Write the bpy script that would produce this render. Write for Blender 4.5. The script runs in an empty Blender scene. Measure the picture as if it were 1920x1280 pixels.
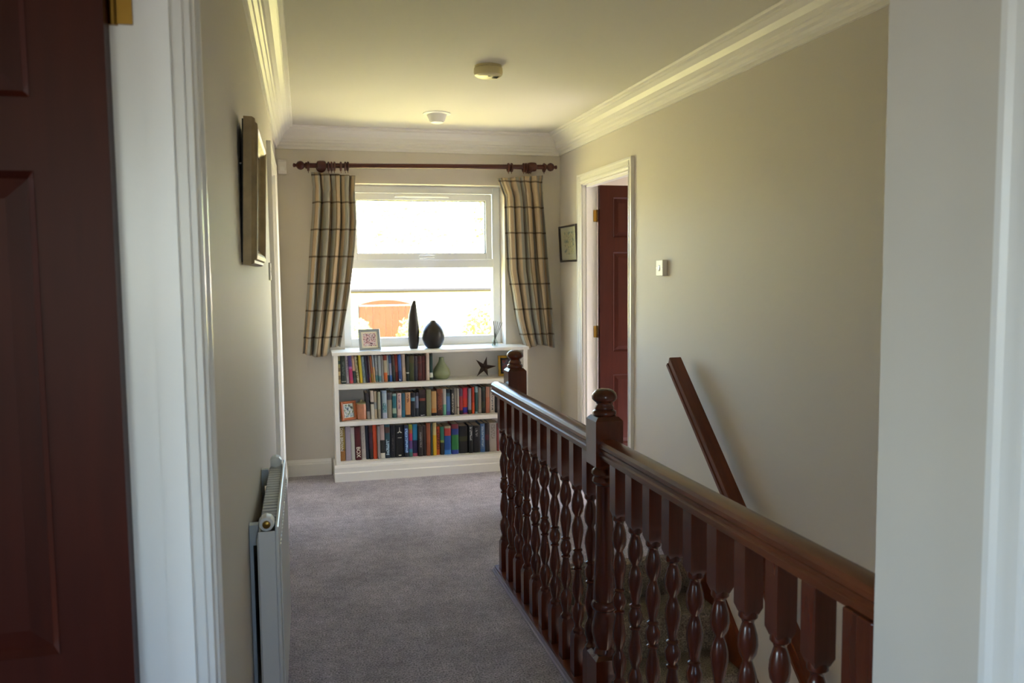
import bpy, bmesh, math, random
from mathutils import Vector, Matrix
random.seed(7)
PI = math.pi
sc = bpy.context.scene
col = sc.collection

# ---------------------------------------------------------------- camera
FPX, HCAM = 1560.0, 1.40
YAW, PITCH, ROLL = math.radians(14.42), math.radians(4.57), math.radians(-.59)
_f = Vector((math.sin(YAW)*math.cos(PITCH), math.cos(YAW)*math.cos(PITCH), -math.sin(PITCH)))
_r = Vector((math.cos(YAW), -math.sin(YAW), 0)); _u = _r.cross(_f)
_r, _u = _r*math.cos(ROLL)+_u*math.sin(ROLL), -_r*math.sin(ROLL)+_u*math.cos(ROLL)
CAM = Vector((0, 0, HCAM))
cd = bpy.data.cameras.new('camera'); cam = bpy.data.objects.new('camera', cd); col.objects.link(cam)
cam.matrix_world = Matrix(((_r.x, _u.x, -_f.x, 0), (_r.y, _u.y, -_f.y, 0), (_r.z, _u.z, -_f.z, HCAM), (0, 0, 0, 1)))
cd.sensor_width = 23.5; cd.lens = FPX/1920*23.5; cd.clip_start = .02; cd.clip_end = 400
cd.dof.use_dof = True; cd.dof.focus_distance = 3.6; cd.dof.aperture_fstop = 4.0
sc.camera = cam

def at(x, y, **k):
    """photo pixel -> point on the plane X=, Y= or Z= that the thing touches"""
    d = _f + _r*((x-960)/FPX) - _u*((y-640)/FPX)
    (n, v), = k.items(); i = 'XYZ'.index(n)
    return CAM + d*((v-CAM[i])/d[i])

# ---------------------------------------------------------------- light
Y0N = -1.3            # end of the corridor behind the viewer
w = bpy.data.worlds.new('world'); sc.world = w; w.use_nodes = True
wn = w.node_tree.nodes; bg = wn['Background']
sky = wn.new('ShaderNodeTexSky'); sky.sky_type = 'NISHITA'; sky.sun_disc = False
SUN = Vector((-.74, .15, -.64)).normalized()
sky.sun_elevation = math.asin(-SUN.z); sky.sun_rotation = math.atan2(-SUN.x, -SUN.y)
sky.air_density = 1.0; sky.dust_density = 1.0
w.node_tree.links.new(sky.outputs[0], bg.inputs[0]); bg.inputs[1].default_value = 1.55
ld = bpy.data.lights.new('sun', 'SUN'); ld.energy = 46; ld.angle = math.radians(.6); ld.color = (1, .95, .87)
lo = bpy.data.objects.new('sun', ld); col.objects.link(lo)
lo.rotation_euler = SUN.to_track_quat('-Z', 'Y').to_euler()
vs = sc.view_settings
vs.view_transform = 'Standard'; vs.look = 'None'; vs.gamma = 1; vs.use_curve_mapping = False
vs.exposure = 0.95
sc.cycles.use_denoising = True
sc.cycles.max_bounces = 14; sc.cycles.diffuse_bounces = 8; sc.cycles.glossy_bounces = 4
sc.cycles.transparent_max_bounces = 12; sc.cycles.sample_clamp_indirect = 12
def portal(c, sx, sy, direction):
    d = bpy.data.lights.new('window_portal', 'AREA'); d.shape = 'RECTANGLE'; d.size = sx; d.size_y = sy
    d.cycles.is_portal = True
    o = bpy.data.objects.new('window_portal', d); col.objects.link(o); o.location = c
    o.rotation_euler = Vector(direction).to_track_quat('-Z', 'Z' if abs(direction[2]) < .5 else 'Y').to_euler()
portal((.903, 6.24, 1.468), 1.2, 1.2, (0, -1, 0))
portal((-1.05, -2.58, 1.55), .9, .9, (0, 1, 0))
portal((-3.18, .25, 1.5), 1.3, 1.3, (1, 0, 0))
portal((.41, Y0N+.02, 1.525), .42, .95, (0, 1, 0))
portal((4.58, 4.7, 1.45), 1.3, 1.3, (-1, 0, 0))

# ---------------------------------------------------------------- materials
def lin(c):
    if isinstance(c, str):
        c = tuple(int(c[i:i+2], 16)/255 for i in (0, 2, 4))
    else:
        c = tuple(v/255 for v in c)
    return tuple(v/12.92 if v <= .04045 else ((v+.055)/1.055)**2.4 for v in c)+(1,)
def mat(name, c, rough=.6, spec=.4, coat=0, bump=None, var=None, metal=0, wood=False, trans=0):
    m = bpy.data.materials.new(name); m.use_nodes = True
    nt = m.node_tree; n = nt.nodes; l = nt.links; b = n['Principled BSDF']
    b.inputs['Roughness'].default_value = rough; b.inputs['Specular IOR Level'].default_value = spec
    b.inputs['Metallic'].default_value = metal
    b.inputs['Coat Weight'].default_value = coat; b.inputs['Coat Roughness'].default_value = .12
    b.inputs['Base Color'].default_value = lin(c)
    tc = n.new('ShaderNodeTexCoord')
    if var or wood:
        amt, scale = var or (.35, 6)
        mp = n.new('ShaderNodeMapping'); l.new(tc.outputs['Object'], mp.inputs[0])
        if wood: mp.inputs['Scale'].default_value = wood if isinstance(wood, tuple) else (6, 6, .6)
        nz = n.new('ShaderNodeTexNoise'); nz.inputs['Scale'].default_value = scale; nz.inputs['Detail'].default_value = 5
        l.new(mp.outputs[0], nz.inputs[0])
        mx = n.new('ShaderNodeMix'); mx.data_type = 'RGBA'
        base = lin(c)
        mx.inputs[6].default_value = tuple(v*(1-amt) for v in base[:3])+(1,)
        mx.inputs[7].default_value = tuple(min(1, v*(1+amt)) for v in base[:3])+(1,)
        rp = n.new('ShaderNodeMapRange'); rp.inputs[1].default_value = .3; rp.inputs[2].default_value = .7
        l.new(nz.outputs[0], rp.inputs[0]); l.new(rp.outputs[0], mx.inputs[0]); l.new(mx.outputs[2], b.inputs['Base Color'])
    if bump:
        s, scale = bump
        nz = n.new('ShaderNodeTexNoise'); nz.inputs['Scale'].default_value = scale; nz.inputs['Detail'].default_value = 3
        l.new(tc.outputs['Object'], nz.inputs[0])
        bp = n.new('ShaderNodeBump'); bp.inputs['Strength'].default_value = s; bp.inputs['Distance'].default_value = .004
        l.new(nz.outputs[0], bp.inputs['Height']); l.new(bp.outputs[0], b.inputs['Normal'])
    return m
M = {}
M['wall'] = mat('wall_paint', 'd4cdc2', .62, .35, bump=(.05, 160))
M['ceil'] = mat('ceiling_paint', 'd9d5ca', .8, .2, bump=(.04, 120))
M['white'] = mat('white_gloss', 'eceae6', .28, .5, bump=(.06, 60))
M['trim'] = mat('white_satin', 'ebe7df', .4, .4)
M['shelf'] = mat('white_shelf', 'e9e6e0', .38, .4)
M['upvc'] = mat('white_upvc', 'f2f5fb', .3, .5)
M['plastic'] = mat('white_plastic', 'ecebe4', .35, .5)
M['cream_plastic'] = mat('yellowed_plastic', 'dccf9c', .35, .5)
M['dark_slot'] = mat('dark_slot', '2a2620', .7)
M['mahog'] = mat('mahogany', '50200e', .24, .45, coat=.2, var=(.25, 5), wood=(8, 8, .8))
M['mahogy'] = mat('mahogany_rail', '5e2e16', .3, .35, coat=.08, var=(.25, 5), wood=(8, .8, 8))
M['mahogr'] = mat('mahogany_wall_rail', '622c12', .32, .4, coat=.1, var=(.25, 5), wood=(8, .8, .8))
M['door'] = mat('mahogany_door', '381208', .42, .14, coat=0, var=(.18, 5), wood=(7, 7, .7))
M['pole'] = mat('curtain_pole_wood', '4c2218', .35, .4, coat=.1, var=(.15, 5), wood=(.8, 8, 8))
M['brass'] = mat('brass', '927034', .3, .5, metal=1)
M['steel'] = mat('steel', 'b9b9b9', .25, .5, metal=1)
M['gold'] = mat('gold_frame', 'a8936c', .42, .5, metal=.1, var=(.2, 20))
M['radiator'] = mat('radiator_white', 'e2e2df', .3, .5)
M['fin'] = mat('radiator_grille', 'aeb4b6', .4, .4)
M['dark_vase'] = mat('dark_ceramic', '231c17', .42, .4, var=(.2, 14))
M['green_vase'] = mat('sage_ceramic', '8a9270', .45, .4, var=(.08, 30))
M['star'] = mat('dark_metal_star', '3c2a20', .55, .4, var=(.4, 40))
M['frame_dark'] = mat('dark_wood_frame', '2c1f14', .35, .5)
M['frame_silver'] = mat('silver_frame', '9aa2a8', .35, .5, metal=.3)
M['frame_orange'] = mat('orange_wood_frame', 'a1562a', .4, .4, var=(.2, 20))
M['frame_gold2'] = mat('gilt_frame', 'b08a28', .4, .5, metal=.3, var=(.2, 30))
M['mount'] = mat('cream_mount', 'd0c8b0', .8, .2)
M['copper'] = mat('copper_jar', 'b5795a', .38, .5, metal=.15, var=(.12, 30))
M['lid'] = mat('jar_lid', '9c9068', .5, .4)
M['pages'] = mat('book_pages', 'dccfb4', .9, .1, var=(.1, 200))
M['ink_white'] = mat('pale_ink', 'e8e2d2', .6)
M['sensor'] = mat('sensor_white', 'e4e0d8', .4)
M['reed'] = mat('reed', '3f4038', .7)
M['black_frame'] = mat('black_back', '141210', .6)

def mirror_mat():
    m = bpy.data.materials.new('mirror_glass'); m.use_nodes = True; b = m.node_tree.nodes['Principled BSDF']
    b.inputs['Base Color'].default_value = (.82, .84, .82, 1); b.inputs['Metallic'].default_value = 1; b.inputs['Roughness'].default_value = .02
    return m
M['mirror'] = mirror_mat()
def glass_mat(name, tint=(.97, .99, .98, 1), fac=1.0):
    m = bpy.data.materials.new(name); m.use_nodes = True; nt = m.node_tree; n = nt.nodes; n.clear()
    o = n.new('ShaderNodeOutputMaterial'); t = n.new('ShaderNodeBsdfTransparent'); g = n.new('ShaderNodeBsdfGlossy')
    g.inputs['Roughness'].default_value = .02; t.inputs[0].default_value = tint
    f = n.new('ShaderNodeFresnel')
    ge = n.new('ShaderNodeNewGeometry'); mr_ = n.new('ShaderNodeMapRange'); mr_.inputs[3].default_value = 1.45; mr_.inputs[4].default_value = 1/1.45
    nt.links.new(ge.outputs['Backfacing'], mr_.inputs[0]); nt.links.new(mr_.outputs[0], f.inputs[0])   # thin pane: same reflectance from both sides
    x = n.new('ShaderNodeMixShader'); nt.links.new(f.outputs[0], x.inputs[0]); nt.links.new(t.outputs[0], x.inputs[1]); nt.links.new(g.outputs[0], x.inputs[2])
    nt.links.new(x.outputs[0], o.inputs[0]); return m
M['glass'] = glass_mat('window_glass')
M['jarglass'] = glass_mat('bottle_glass', (.85, .9, .88, 1))

def carpet_mat(name, c):
    m = mat(name, c, .95, .05); nt = m.node_tree; n = nt.nodes; l = nt.links; b = n['Principled BSDF']
    b.inputs['Sheen Weight'].default_value = .15
    tc = n.new('ShaderNodeTexCoord')
    def noise(s, d):
        z = n.new('ShaderNodeTexNoise'); z.inputs['Scale'].default_value = s; z.inputs['Detail'].default_value = d
        l.new(tc.outputs['Object'], z.inputs[0]); return z
    a, bb, c3 = noise(3.2, 4), noise(150, 2), noise(22, 4)
    def ramp(z, lo, hi, o0, o1):
        r = n.new('ShaderNodeMapRange'); r.inputs[1].default_value = lo; r.inputs[2].default_value = hi
        r.inputs[3].default_value = o0; r.inputs[4].default_value = o1; l.new(z.outputs[0], r.inputs[0]); return r
    r1, r2, r3 = ramp(a, .35, .65, .82, 1.12), ramp(bb, .28, .72, .35, 1.65), ramp(c3, .3, .7, .85, 1.15)
    m1 = n.new('ShaderNodeMath'); m1.operation = 'MULTIPLY'; l.new(r1.outputs[0], m1.inputs[0]); l.new(r2.outputs[0], m1.inputs[1])
    m2 = n.new('ShaderNodeMath'); m2.operation = 'MULTIPLY'; l.new(m1.outputs[0], m2.inputs[0]); l.new(r3.outputs[0], m2.inputs[1])
    vm = n.new('ShaderNodeVectorMath'); vm.operation = 'SCALE'; vm.inputs[0].default_value = lin(c)[:3]
    l.new(m2.outputs[0], vm.inputs['Scale']); l.new(vm.outputs[0], b.inputs['Base Color'])
    bp = n.new('ShaderNodeBump'); bp.inputs['Strength'].default_value = .8; bp.inputs['Distance'].default_value = .006
    l.new(bb.outputs[0], bp.inputs['Height']); l.new(bp.outputs[0], b.inputs['Normal'])
    return m
M['carpet'] = carpet_mat('taupe_carpet', 'a49ea6')
M['shaded_stair_carpet'] = carpet_mat('shaded_stair_carpet', '7d7468')  # landing carpet again, darkened to put the stairwell's dimness into its colour

def plaid_mat():
    m = bpy.data.materials.new('plaid_fabric'); m.use_nodes = True; nt = m.node_tree; n = nt.nodes; l = nt.links
    b = n['Principled BSDF']; b.inputs['Roughness'].default_value = .95; b.inputs['Specular IOR Level'].default_value = .05
    uv = n.new('ShaderNodeUVMap'); sp = n.new('ShaderNodeSeparateXYZ'); l.new(uv.outputs[0], sp.inputs[0])
    def band(src, period, phase, half, soft):
        a = n.new('ShaderNodeMath'); a.operation = 'MULTIPLY_ADD'; a.inputs[1].default_value = 1/period; a.inputs[2].default_value = phase
        l.new(src, a.inputs[0]); fr = n.new('ShaderNodeMath'); fr.operation = 'FRACT'; l.new(a.outputs[0], fr.inputs[0])
        s = n.new('ShaderNodeMath'); s.operation = 'SUBTRACT'; s.inputs[1].default_value = .5; l.new(fr.outputs[0], s.inputs[0])
        ab = n.new('ShaderNodeMath'); ab.operation = 'ABSOLUTE'; l.new(s.outputs[0], ab.inputs[0])
        r = n.new('ShaderNodeMapRange'); r.inputs[1].default_value = half+soft; r.inputs[2].default_value = half; l.new(ab.outputs[0], r.inputs[0])
        return r.outputs[0]
    nz = n.new('ShaderNodeTexNoise'); nz.inputs['Scale'].default_value = 220; l.new(uv.outputs[0], nz.inputs[0])
    cur = None
    def mix(fac, amt, c, prev):
        x = n.new('ShaderNodeMix'); x.data_type = 'RGBA'; x.inputs[7].default_value = lin(c)
        mu = n.new('ShaderNodeMath'); mu.operation = 'MULTIPLY'; mu.inputs[1].default_value = amt; l.new(fac, mu.inputs[0]); l.new(mu.outputs[0], x.inputs[0])
        if isinstance(prev, str): x.inputs[6].default_value = lin(prev)
        else: l.new(prev, x.inputs[6])
        return x.outputs[2]
    cur = mix(band(sp.outputs[0], .185, .25, .20, .02), .8, '9a9f9c', 'cab8a0')
    cur = mix(band(sp.outputs[0], .185, .75, .22, .02), .45, 'c8b090', cur)
    cur = mix(band(sp.outputs[0], .185, .98, .035, .012), .75, '4e4136', cur)
    cur = mix(band(sp.outputs[1], .185, .40, .026, .012), .8, '4e4136', cur)
    cur = mix(nz.outputs[0], .25, '9c8a70', cur)
    l.new(cur, b.inputs['Base Color'])
    tr = n.new('ShaderNodeBsdfTranslucent'); l.new(cur, tr.inputs[0])
    x = n.new('ShaderNodeMixShader'); x.inputs[0].default_value = .12
    l.new(b.outputs[0], x.inputs[1]); l.new(tr.outputs[0], x.inputs[2]); l.new(x.outputs[0], n['Material Output'].inputs[0])
    return m
M['plaid'] = plaid_mat()

def print_mat(name, cols, scale=6, seed=0., rough=.35):
    """small blurred picture print: flat colour patches"""
    m = bpy.data.materials.new(name); m.use_nodes = True; nt = m.node_tree; n = nt.nodes; l = nt.links
    b = n['Principled BSDF']; b.inputs['Roughness'].default_value = rough
    tc = n.new('ShaderNodeTexCoord'); mp = n.new('ShaderNodeMapping'); mp.inputs['Location'].default_value = (seed, seed*.7, seed*.3)
    l.new(tc.outputs['Generated'], mp.inputs[0])
    z = n.new('ShaderNodeTexNoise'); z.inputs['Scale'].default_value = scale; z.inputs['Detail'].default_value = 2; l.new(mp.outputs[0], z.inputs[0])
    r = n.new('ShaderNodeValToRGB'); cr = r.color_ramp; l.new(z.outputs[0], r.inputs[0])
    while len(cr.elements) < len(cols): cr.elements.new(.5)
    for i, c in enumerate(cols):
        cr.elements[i].position = .32+.36*i/(len(cols)-1); cr.elements[i].color = lin(c)
    l.new(r.outputs[0], b.inputs['Base Color']); return m

# ---------------------------------------------------------------- mesh helpers
def box(bm, x0, x1, y0, y1, z0, z1, bev=0):
    r = bmesh.ops.create_cube(bm, size=1)
    vs_ = r['verts']
    for v in vs_:
        v.co = Vector((x0+(v.co.x+.5)*(x1-x0), y0+(v.co.y+.5)*(y1-y0), z0+(v.co.z+.5)*(z1-z0)))
    if bev:
        es = list({e for v in vs_ for e in v.link_edges})
        bmesh.ops.bevel(bm, geom=es, offset=bev, segments=2, affect='EDGES', profile=.5)
def lathe(bm, prof, c=(0, 0, 0), n=20, axis='Z', cap=True):
    """prof: list of (radius, height)"""
    rings = []
    for r, h in prof:
        ring = []
        for i in range(n):
            a = 2*PI*i/n
            p = (r*math.cos(a), r*math.sin(a), h)
            if axis == 'X': p = (p[2], p[0], p[1])
            elif axis == 'Y': p = (p[1], p[2], p[0])
            ring.append(bm.verts.new(Vector(c)+Vector(p)))
        rings.append(ring)
    for a, b in zip(rings, rings[1:]):
        for i in range(n):
            j = (i+1) % n
            bm.faces.new((a[i], a[j], b[j], b[i]))
    if cap:
        bm.faces.new(rings[0][::-1]); bm.faces.new(rings[-1])
def prism(bm, poly, axis, a, b):
    """closed polygon swept from a to b; poly in the two other axes (in xyz order)"""
    def P(p, t):
        return {'X': (t, p[0], p[1]), 'Y': (p[0], t, p[1]), 'Z': (p[0], p[1], t)}[axis]
    A = [bm.verts.new(P(p, a)) for p in poly]; B = [bm.verts.new(P(p, b)) for p in poly]
    n = len(poly)
    for i in range(n):
        j = (i+1) % n; bm.faces.new((A[i], A[j], B[j], B[i]))
    bm.faces.new(A[::-1]); bm.faces.new(B)
def tube(bm, p, q, r, n=10):
    p, q = Vector(p), Vector(q); d = (q-p).normalized(); a = d.orthogonal().normalized(); b = d.cross(a)
    A = [bm.verts.new(p+(a*math.cos(2*PI*i/n)+b*math.sin(2*PI*i/n))*r) for i in range(n)]
    B = [bm.verts.new(v.co+q-p) for v in A]
    for i in range(n): bm.faces.new((A[i], A[(i+1) % n], B[(i+1) % n], B[i]))
    bm.faces.new(A[::-1]); bm.faces.new(B)
def NB(): return bmesh.new()
def finish(bm, smooth=False, ang=35):
    bmesh.ops.recalc_face_normals(bm, faces=bm.faces[:])
    me = bpy.data.meshes.new('mesh'); bm.to_mesh(me); bm.free()
    if smooth:
        for p in me.polygons: p.use_smooth = True
        me.set_sharp_from_angle(angle=math.radians(ang))
    return me
ORI = {}
def thing(name, label=None, cat=None, loc=(0, 0, 0), group=None, kind=None):
    o = bpy.data.objects.new(name, None); col.objects.link(o); o.location = loc; o.empty_display_size = .05
    ORI[o.name] = Vector(loc); tag(o, label, cat, group, kind); return o
def tag(o, label=None, cat=None, group=None, kind=None):
    if label: o['label'] = label
    if cat: o['category'] = cat
    if group: o['group'] = group
    if kind: o['kind'] = kind
    return o
def obj(name, bm, m, parent=None, loc=None, smooth=False, label=None, cat=None, group=None, kind=None, ang=35):
    """bm in world coordinates; origin goes to loc (top-level) or the parent's origin"""
    me = finish(bm, smooth, ang) if isinstance(bm, bmesh.types.BMesh) else bm
    if m is not None and not me.materials: me.materials.append(M[m] if isinstance(m, str) else m)
    o = bpy.data.objects.new(name, me); col.objects.link(o); me.name = o.name
    if parent is not None:
        o.parent = parent; L = ORI[parent.name]
    else:
        L = Vector(loc) if loc else Vector((0, 0, 0)); o.location = L
    ORI[o.name] = L.copy()
    if isinstance(bm, bmesh.types.BMesh): me.transform(Matrix.Translation(-L))
    return tag(o, label, cat, group, kind)
def inst(name, me, parent, loc, rotz=0):
    """shared mesh in its own local frame, placed at world loc under parent"""
    o = bpy.data.objects.new(name, me); col.objects.link(o); o.parent = parent
    o.location = Vector(loc)-ORI[parent.name]; o.rotation_euler = (0, 0, rotz); ORI[o.name] = Vector(loc); return o
def simple(name, boxes, m, parent=None, kind=None, bev=0, **k):
    bm = NB()
    for b in boxes: box(bm, *b, bev=bev)
    return obj(name, bm, m, parent, kind=kind, **k)

# ---------------------------------------------------------------- the house shell
XR, YB, ZC = 1.92, 5.98, 2.42
def LW(y): return -.155+.008*(y-1.2)          # the landing's left wall runs very slightly out of square
WX0, WX1, WZ0, WZ1 = .315, 1.49, .868, 2.052   # window opening
S = dict(kind='structure')
# floors
simple('floor', [(-.25, .90, Y0N, 1.10, -.2, 0), (-.25, .905, 1.10, 3.74, -.2, 0), (-.25, XR, 3.74, YB, -.2, 0)], 'carpet', **S)
simple('floor_bedroom', [(-3.2, -.25, -2.6, 2.2, -.2, -.002)], 'carpet', **S)
simple('floor_side_room', [(XR+.1, 4.6, 3.2, 6.3, -.2, -.002)], 'carpet', **S)
simple('floor_hall', [(.8, 2.0, -.6, 4.2, -2.8, -2.6)], 'shaded_stair_carpet', **S)
simple('ceiling', [(-3.3, 4.7, -2.7, 6.4, ZC, ZC+.25)], 'ceil', **S)
bm = NB(); prism(bm, [(-3.0, ZC+.25), (1.85, ZC+2.9), (6.7, ZC+.25)], 'X', -3.5, 4.9); obj('roof', bm, mat('roof_tiles', (120, 80, 65), .8, .2, var=(.15, 8)), **S)
# left wall pieces (sheared with LW); doorways at Y .54-1.30 and 4.52-5.38
def shear(bm):
    for v in bm.verts: v.co.x += LW(v.co.y)
T1 = .092
D1a, D1b, D2a, D2b, DH = .43, 1.335, 4.52, 5.36, 2.02
bm = NB()
for b in [(-T1, 0, Y0N, D1a, 0, ZC), (-T1, 0, D1a, D1b, DH, ZC), (-T1, 0, D1b, D2a, 0, ZC), (-T1, 0, D2a, D2b, DH, ZC), (-T1, 0, D2b, YB, 0, ZC)]:
    box(bm, *b)
shear(bm); obj('wall_left', bm, 'wall', **S)
# back wall with window hole
simple('wall_back', [(-.25, WX0, YB, 6.24, -.2, ZC), (WX1, 2.02, YB, 6.24, -.2, ZC), (WX0, WX1, YB, 6.24, -.2, WZ0), (WX0, WX1, YB, 6.24, WZ1, ZC)], 'wall', **S)
# right wall, continues down the stairwell; doorway Y 4.62-5.46
E1, E2, EH = 4.64, 5.47, 2.01
simple('wall_right', [(XR, XR+.1, .9, E1, -2.6, ZC), (XR, XR+.1, E2, YB, -.2, ZC), (XR, XR+.1, E1, E2, EH, ZC), (XR, XR+.1, E1, E2, -.2, 0)], 'wall', **S)
# corner wall at the near end of the stairwell
NX = .872; NY = 1.10
simple('wall_near', [(NX, NX+.1, .80, NY, -.2, ZC), (NX+.1, XR, NY-.1, NY, -.2, ZC), (NX, NX+.1, Y0N, .06, 0, ZC), (NX, NX+.1, .06, .80, DH, ZC)], 'wall', **S)
simple('wall_end', [(-.25, .20, Y0N-.1, Y0N, -.2, ZC), (.62, .97, Y0N-.1, Y0N, -.2, ZC), (.20, .62, Y0N-.1, Y0N, -.2, 1.05), (.20, .62, Y0N-.1, Y0N, 2.0, ZC)], 'wall', **S)
# cupboard door closing the doorway on the near right
simple('door_4', [(NX+.04, NX+.075, .06, .80, .005, DH)], 'door', **S)
simple('wall_stairs', [(.93, .964, NY, 3.72, -2.6, -.022)], 'wall', **S)
simple('wall_stairs_far', [(.93, XR+.1, 3.98, 4.08, -2.6, -.2)], 'wall', **S)
simple('wall_stairs_near', [(.93, XR+.1, -.6, -.5, -2.6, -.2)], 'wall', **S)
M['brickwork'] = mat('outer_brick', (150, 110, 88), .9, .1, var=(.15, 8))
simple('wall_outside', [(-3.3, 4.7, 6.14, 6.24, -2.7, -.2), (-3.3, -3.2, -2.7, 6.14, -2.7, -.2), (4.6, 4.7, -2.7, 6.14, -2.7, -.2), (-3.2, 4.6, -2.7, -2.6, -2.7, -.2), (-3.3, -.25, 2.3, 6.24, -.2, ZC), (2.02, 4.7, 6.3, 6.34, -.2, ZC)], 'brickwork', **S)
# bedroom on the left (window behind the viewer) and the side room on the right (sunny window)
simple('wall_bedroom', [(-3.3, -3.2, -2.7, -.3, -.2, ZC), (-3.3, -3.2, .9, 2.3, -.2, ZC), (-3.3, -3.2, -.3, .9, -.2, .85), (-3.3, -3.2, -.3, .9, 2.15, ZC), (-3.2, -.20, 2.2, 2.3, -.2, ZC),
                        (-3.2, -1.5, -2.7, -2.6, -.2, ZC), (-.6, -.15, -2.7, -2.6, -.2, ZC),
                        (-1.5, -.6, -2.7, -2.6, -.2, 1.1), (-1.5, -.6, -2.7, -2.6, 2.0, ZC), (-.27, -.18, -2.6, Y0N, -.2, ZC)], 'wall', **S)
simple('wall_side_room', [(XR+.1, 4.7, 6.2, 6.3, -.2, ZC), (XR+.1, 4.7, 3.1, 3.2, -.2, ZC), (4.6, 4.7, 3.2, 4.05, -.2, ZC), (4.6, 4.7, 5.35, 6.2, -.2, ZC),
                          (4.6, 4.7, 4.05, 5.35, -.2, .8), (4.6, 4.7, 4.05, 5.35, 2.1, ZC)], 'wall', **S)

# ---------------------------------------------------------------- cornice, skirting, door casings
CP = [(0, 0), (0, .145), (.012, .145), (.014, .128), (.024, .120), (.028, .108), (.040, .100), (.044, .088), (.050, .084), (.056, .062), (.072, .040), (.094, .026), (.100, .024), (.102, .014), (.118, .012), (.122, .004), (.122, 0)]
bm = NB(); prism(bm, [(d, ZC-z) for d, z in CP], 'Y', Y0N, YB)
shear(bm); obj('trim_1', bm, 'trim', **S)
bm = NB(); prism(bm, [(XR-d, ZC-z) for d, z in CP], 'Y', NY, YB); obj('trim_2', bm, 'trim', **S)
bm = NB(); prism(bm, [(YB-d, ZC-z) for d, z in CP], 'X', -.13, XR); obj('trim_3', bm, 'trim', **S)
SK = [(0, 0), (.018, 0), (.018, .082), (.014, .090), (.014, .096), (.008, .108), (.006, .115), (0, .115)]
bm = NB(); prism(bm, [(YB-d, z) for d, z in SK], 'X', -.13, .20); obj('baseboard_back', bm, 'trim', **S)
bm = NB(); prism(bm, [(YB-d, z) for d, z in SK], 'X', 1.61, XR); obj('baseboard_back', bm, 'trim', **S)
bm = NB(); prism(bm, [(XR-d, z) for d, z in SK], 'Y', 3.80, E1-.08); prism(bm, [(XR-d, z) for d, z in SK], 'Y', E2+.075, YB); obj('baseboard_right', bm, 'trim', **S)
bm = NB(); prism(bm, [(d, z) for d, z in SK], 'Y', D1b+.075, D2a-.075); prism(bm, [(d, z) for d, z in SK], 'Y', D2b+.09, YB); shear(bm); obj('baseboard_left', bm, 'trim', **S)

# architrave profile across its width: (distance from opening edge, thickness)
AP = [(0, 0), (0, .012), (.010, .014), (.014, .018), (.022, .018), (.026, .014), (.048, .016), (.056, .021), (.066, .021), (.068, 0)]
def casing(name, y0, y1, h, side, x, sheared=False, mat_='white'):
    """three-sided architrave round a doorway in an X= wall; side=+1 faces +X"""
    bm = NB()
    prism(bm, [(x+side*t, y0-.004-d) for d, t in AP], 'Z', 0, h+.072)
    prism(bm, [(x+side*t, y1+.004+d) for d, t in AP], 'Z', 0, h+.072)
    prism(bm, [(x+side*t, h+.004+d) for d, t in AP], 'Y', y0-.072, y1+.072)
    if sheared: shear(bm)
    return obj(name, bm, mat_, **S)
casing('trim_4', D1a, D1b, DH, 1, 0, True)
casing('trim_5', D2a, D2b, DH, 1, 0, True)
casing('trim_6', E1, E2, EH, -1, XR)
casing('trim_7', .06, .80, DH, -1, NX)
# linings with stops
def lining(name, y0, y1, h, x0, x1, s0, s1, sheared=False):
    bm = NB(); t = .004
    box(bm, x0, x1, y0-.0, y0+t, 0, h); box(bm, x0, x1, y1-t, y1, 0, h); box(bm, x0, x1, y0, y1, h-t, h)
    box(bm, s0, s1, y0+t, y0+t+.012, 0, h-t); box(bm, s0, s1, y1-t-.012, y1-t, 0, h-t); box(bm, s0, s1, y0+t, y1-t, h-t-.012, h-t)
    if sheared: shear(bm)
    return obj(name, bm, 'white', **S)
lining('trim_8', D1a, D1b, DH, -T1-.004, .002, -T1+.042, -.014, True)
lining('trim_9', D2a, D2b, DH, -T1, .002, -T1+.042, -T1+.07, True)
lining('trim_10', E1, E2, EH, XR-.002, XR+.104, XR+.02, XR+.06)

# ---------------------------------------------------------------- panelled doors
def panel_bm(x0, x1, z0, z1, yf):
    """raised and fielded panel on both faces, yf = face planes (front, back)"""
    bm = NB()
    y0, y1 = yf; mid = (y0+y1)/2
    for ya, s in ((y0, 1), (y1, -1)):
        e = ya+s*.011; f = ya+s*.003
        A = [bm.verts.new((x, e, z)) for x, z in ((x0, z0), (x1, z0), (x1, z1), (x0, z1))]
        d = .038
        B = [bm.verts.new((x, f, z)) for x, z in ((x0+d, z0+d), (x1-d, z0+d), (x1-d, z1-d), (x0+d, z1-d))]
        for i in range(4): bm.faces.new((A[i], A[(i+1) % 4], B[(i+1) % 4], B[i]))
        bm.faces.new(B)
    return bm
def bead_bm(x0, x1, z0, z1, yf):
    """small quarter moulding round the panel"""
    bm = NB(); y0, y1 = yf; d = .011
    for ya, s in ((y0, 1), (y1, -1)):
        A = [bm.verts.new((x, ya-s*.0015, z)) for x, z in ((x0, z0), (x1, z0), (x1, z1), (x0, z1))]
        B = [bm.verts.new((x, ya+s*.010, z)) for x, z in ((x0+d, z0+d), (x1-d, z0+d), (x1-d, z1-d), (x0+d, z1-d))]
        for i in range(4): bm.faces.new((A[i], A[(i+1) % 4], B[(i+1) % 4], B[i]))
    return bm
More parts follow.
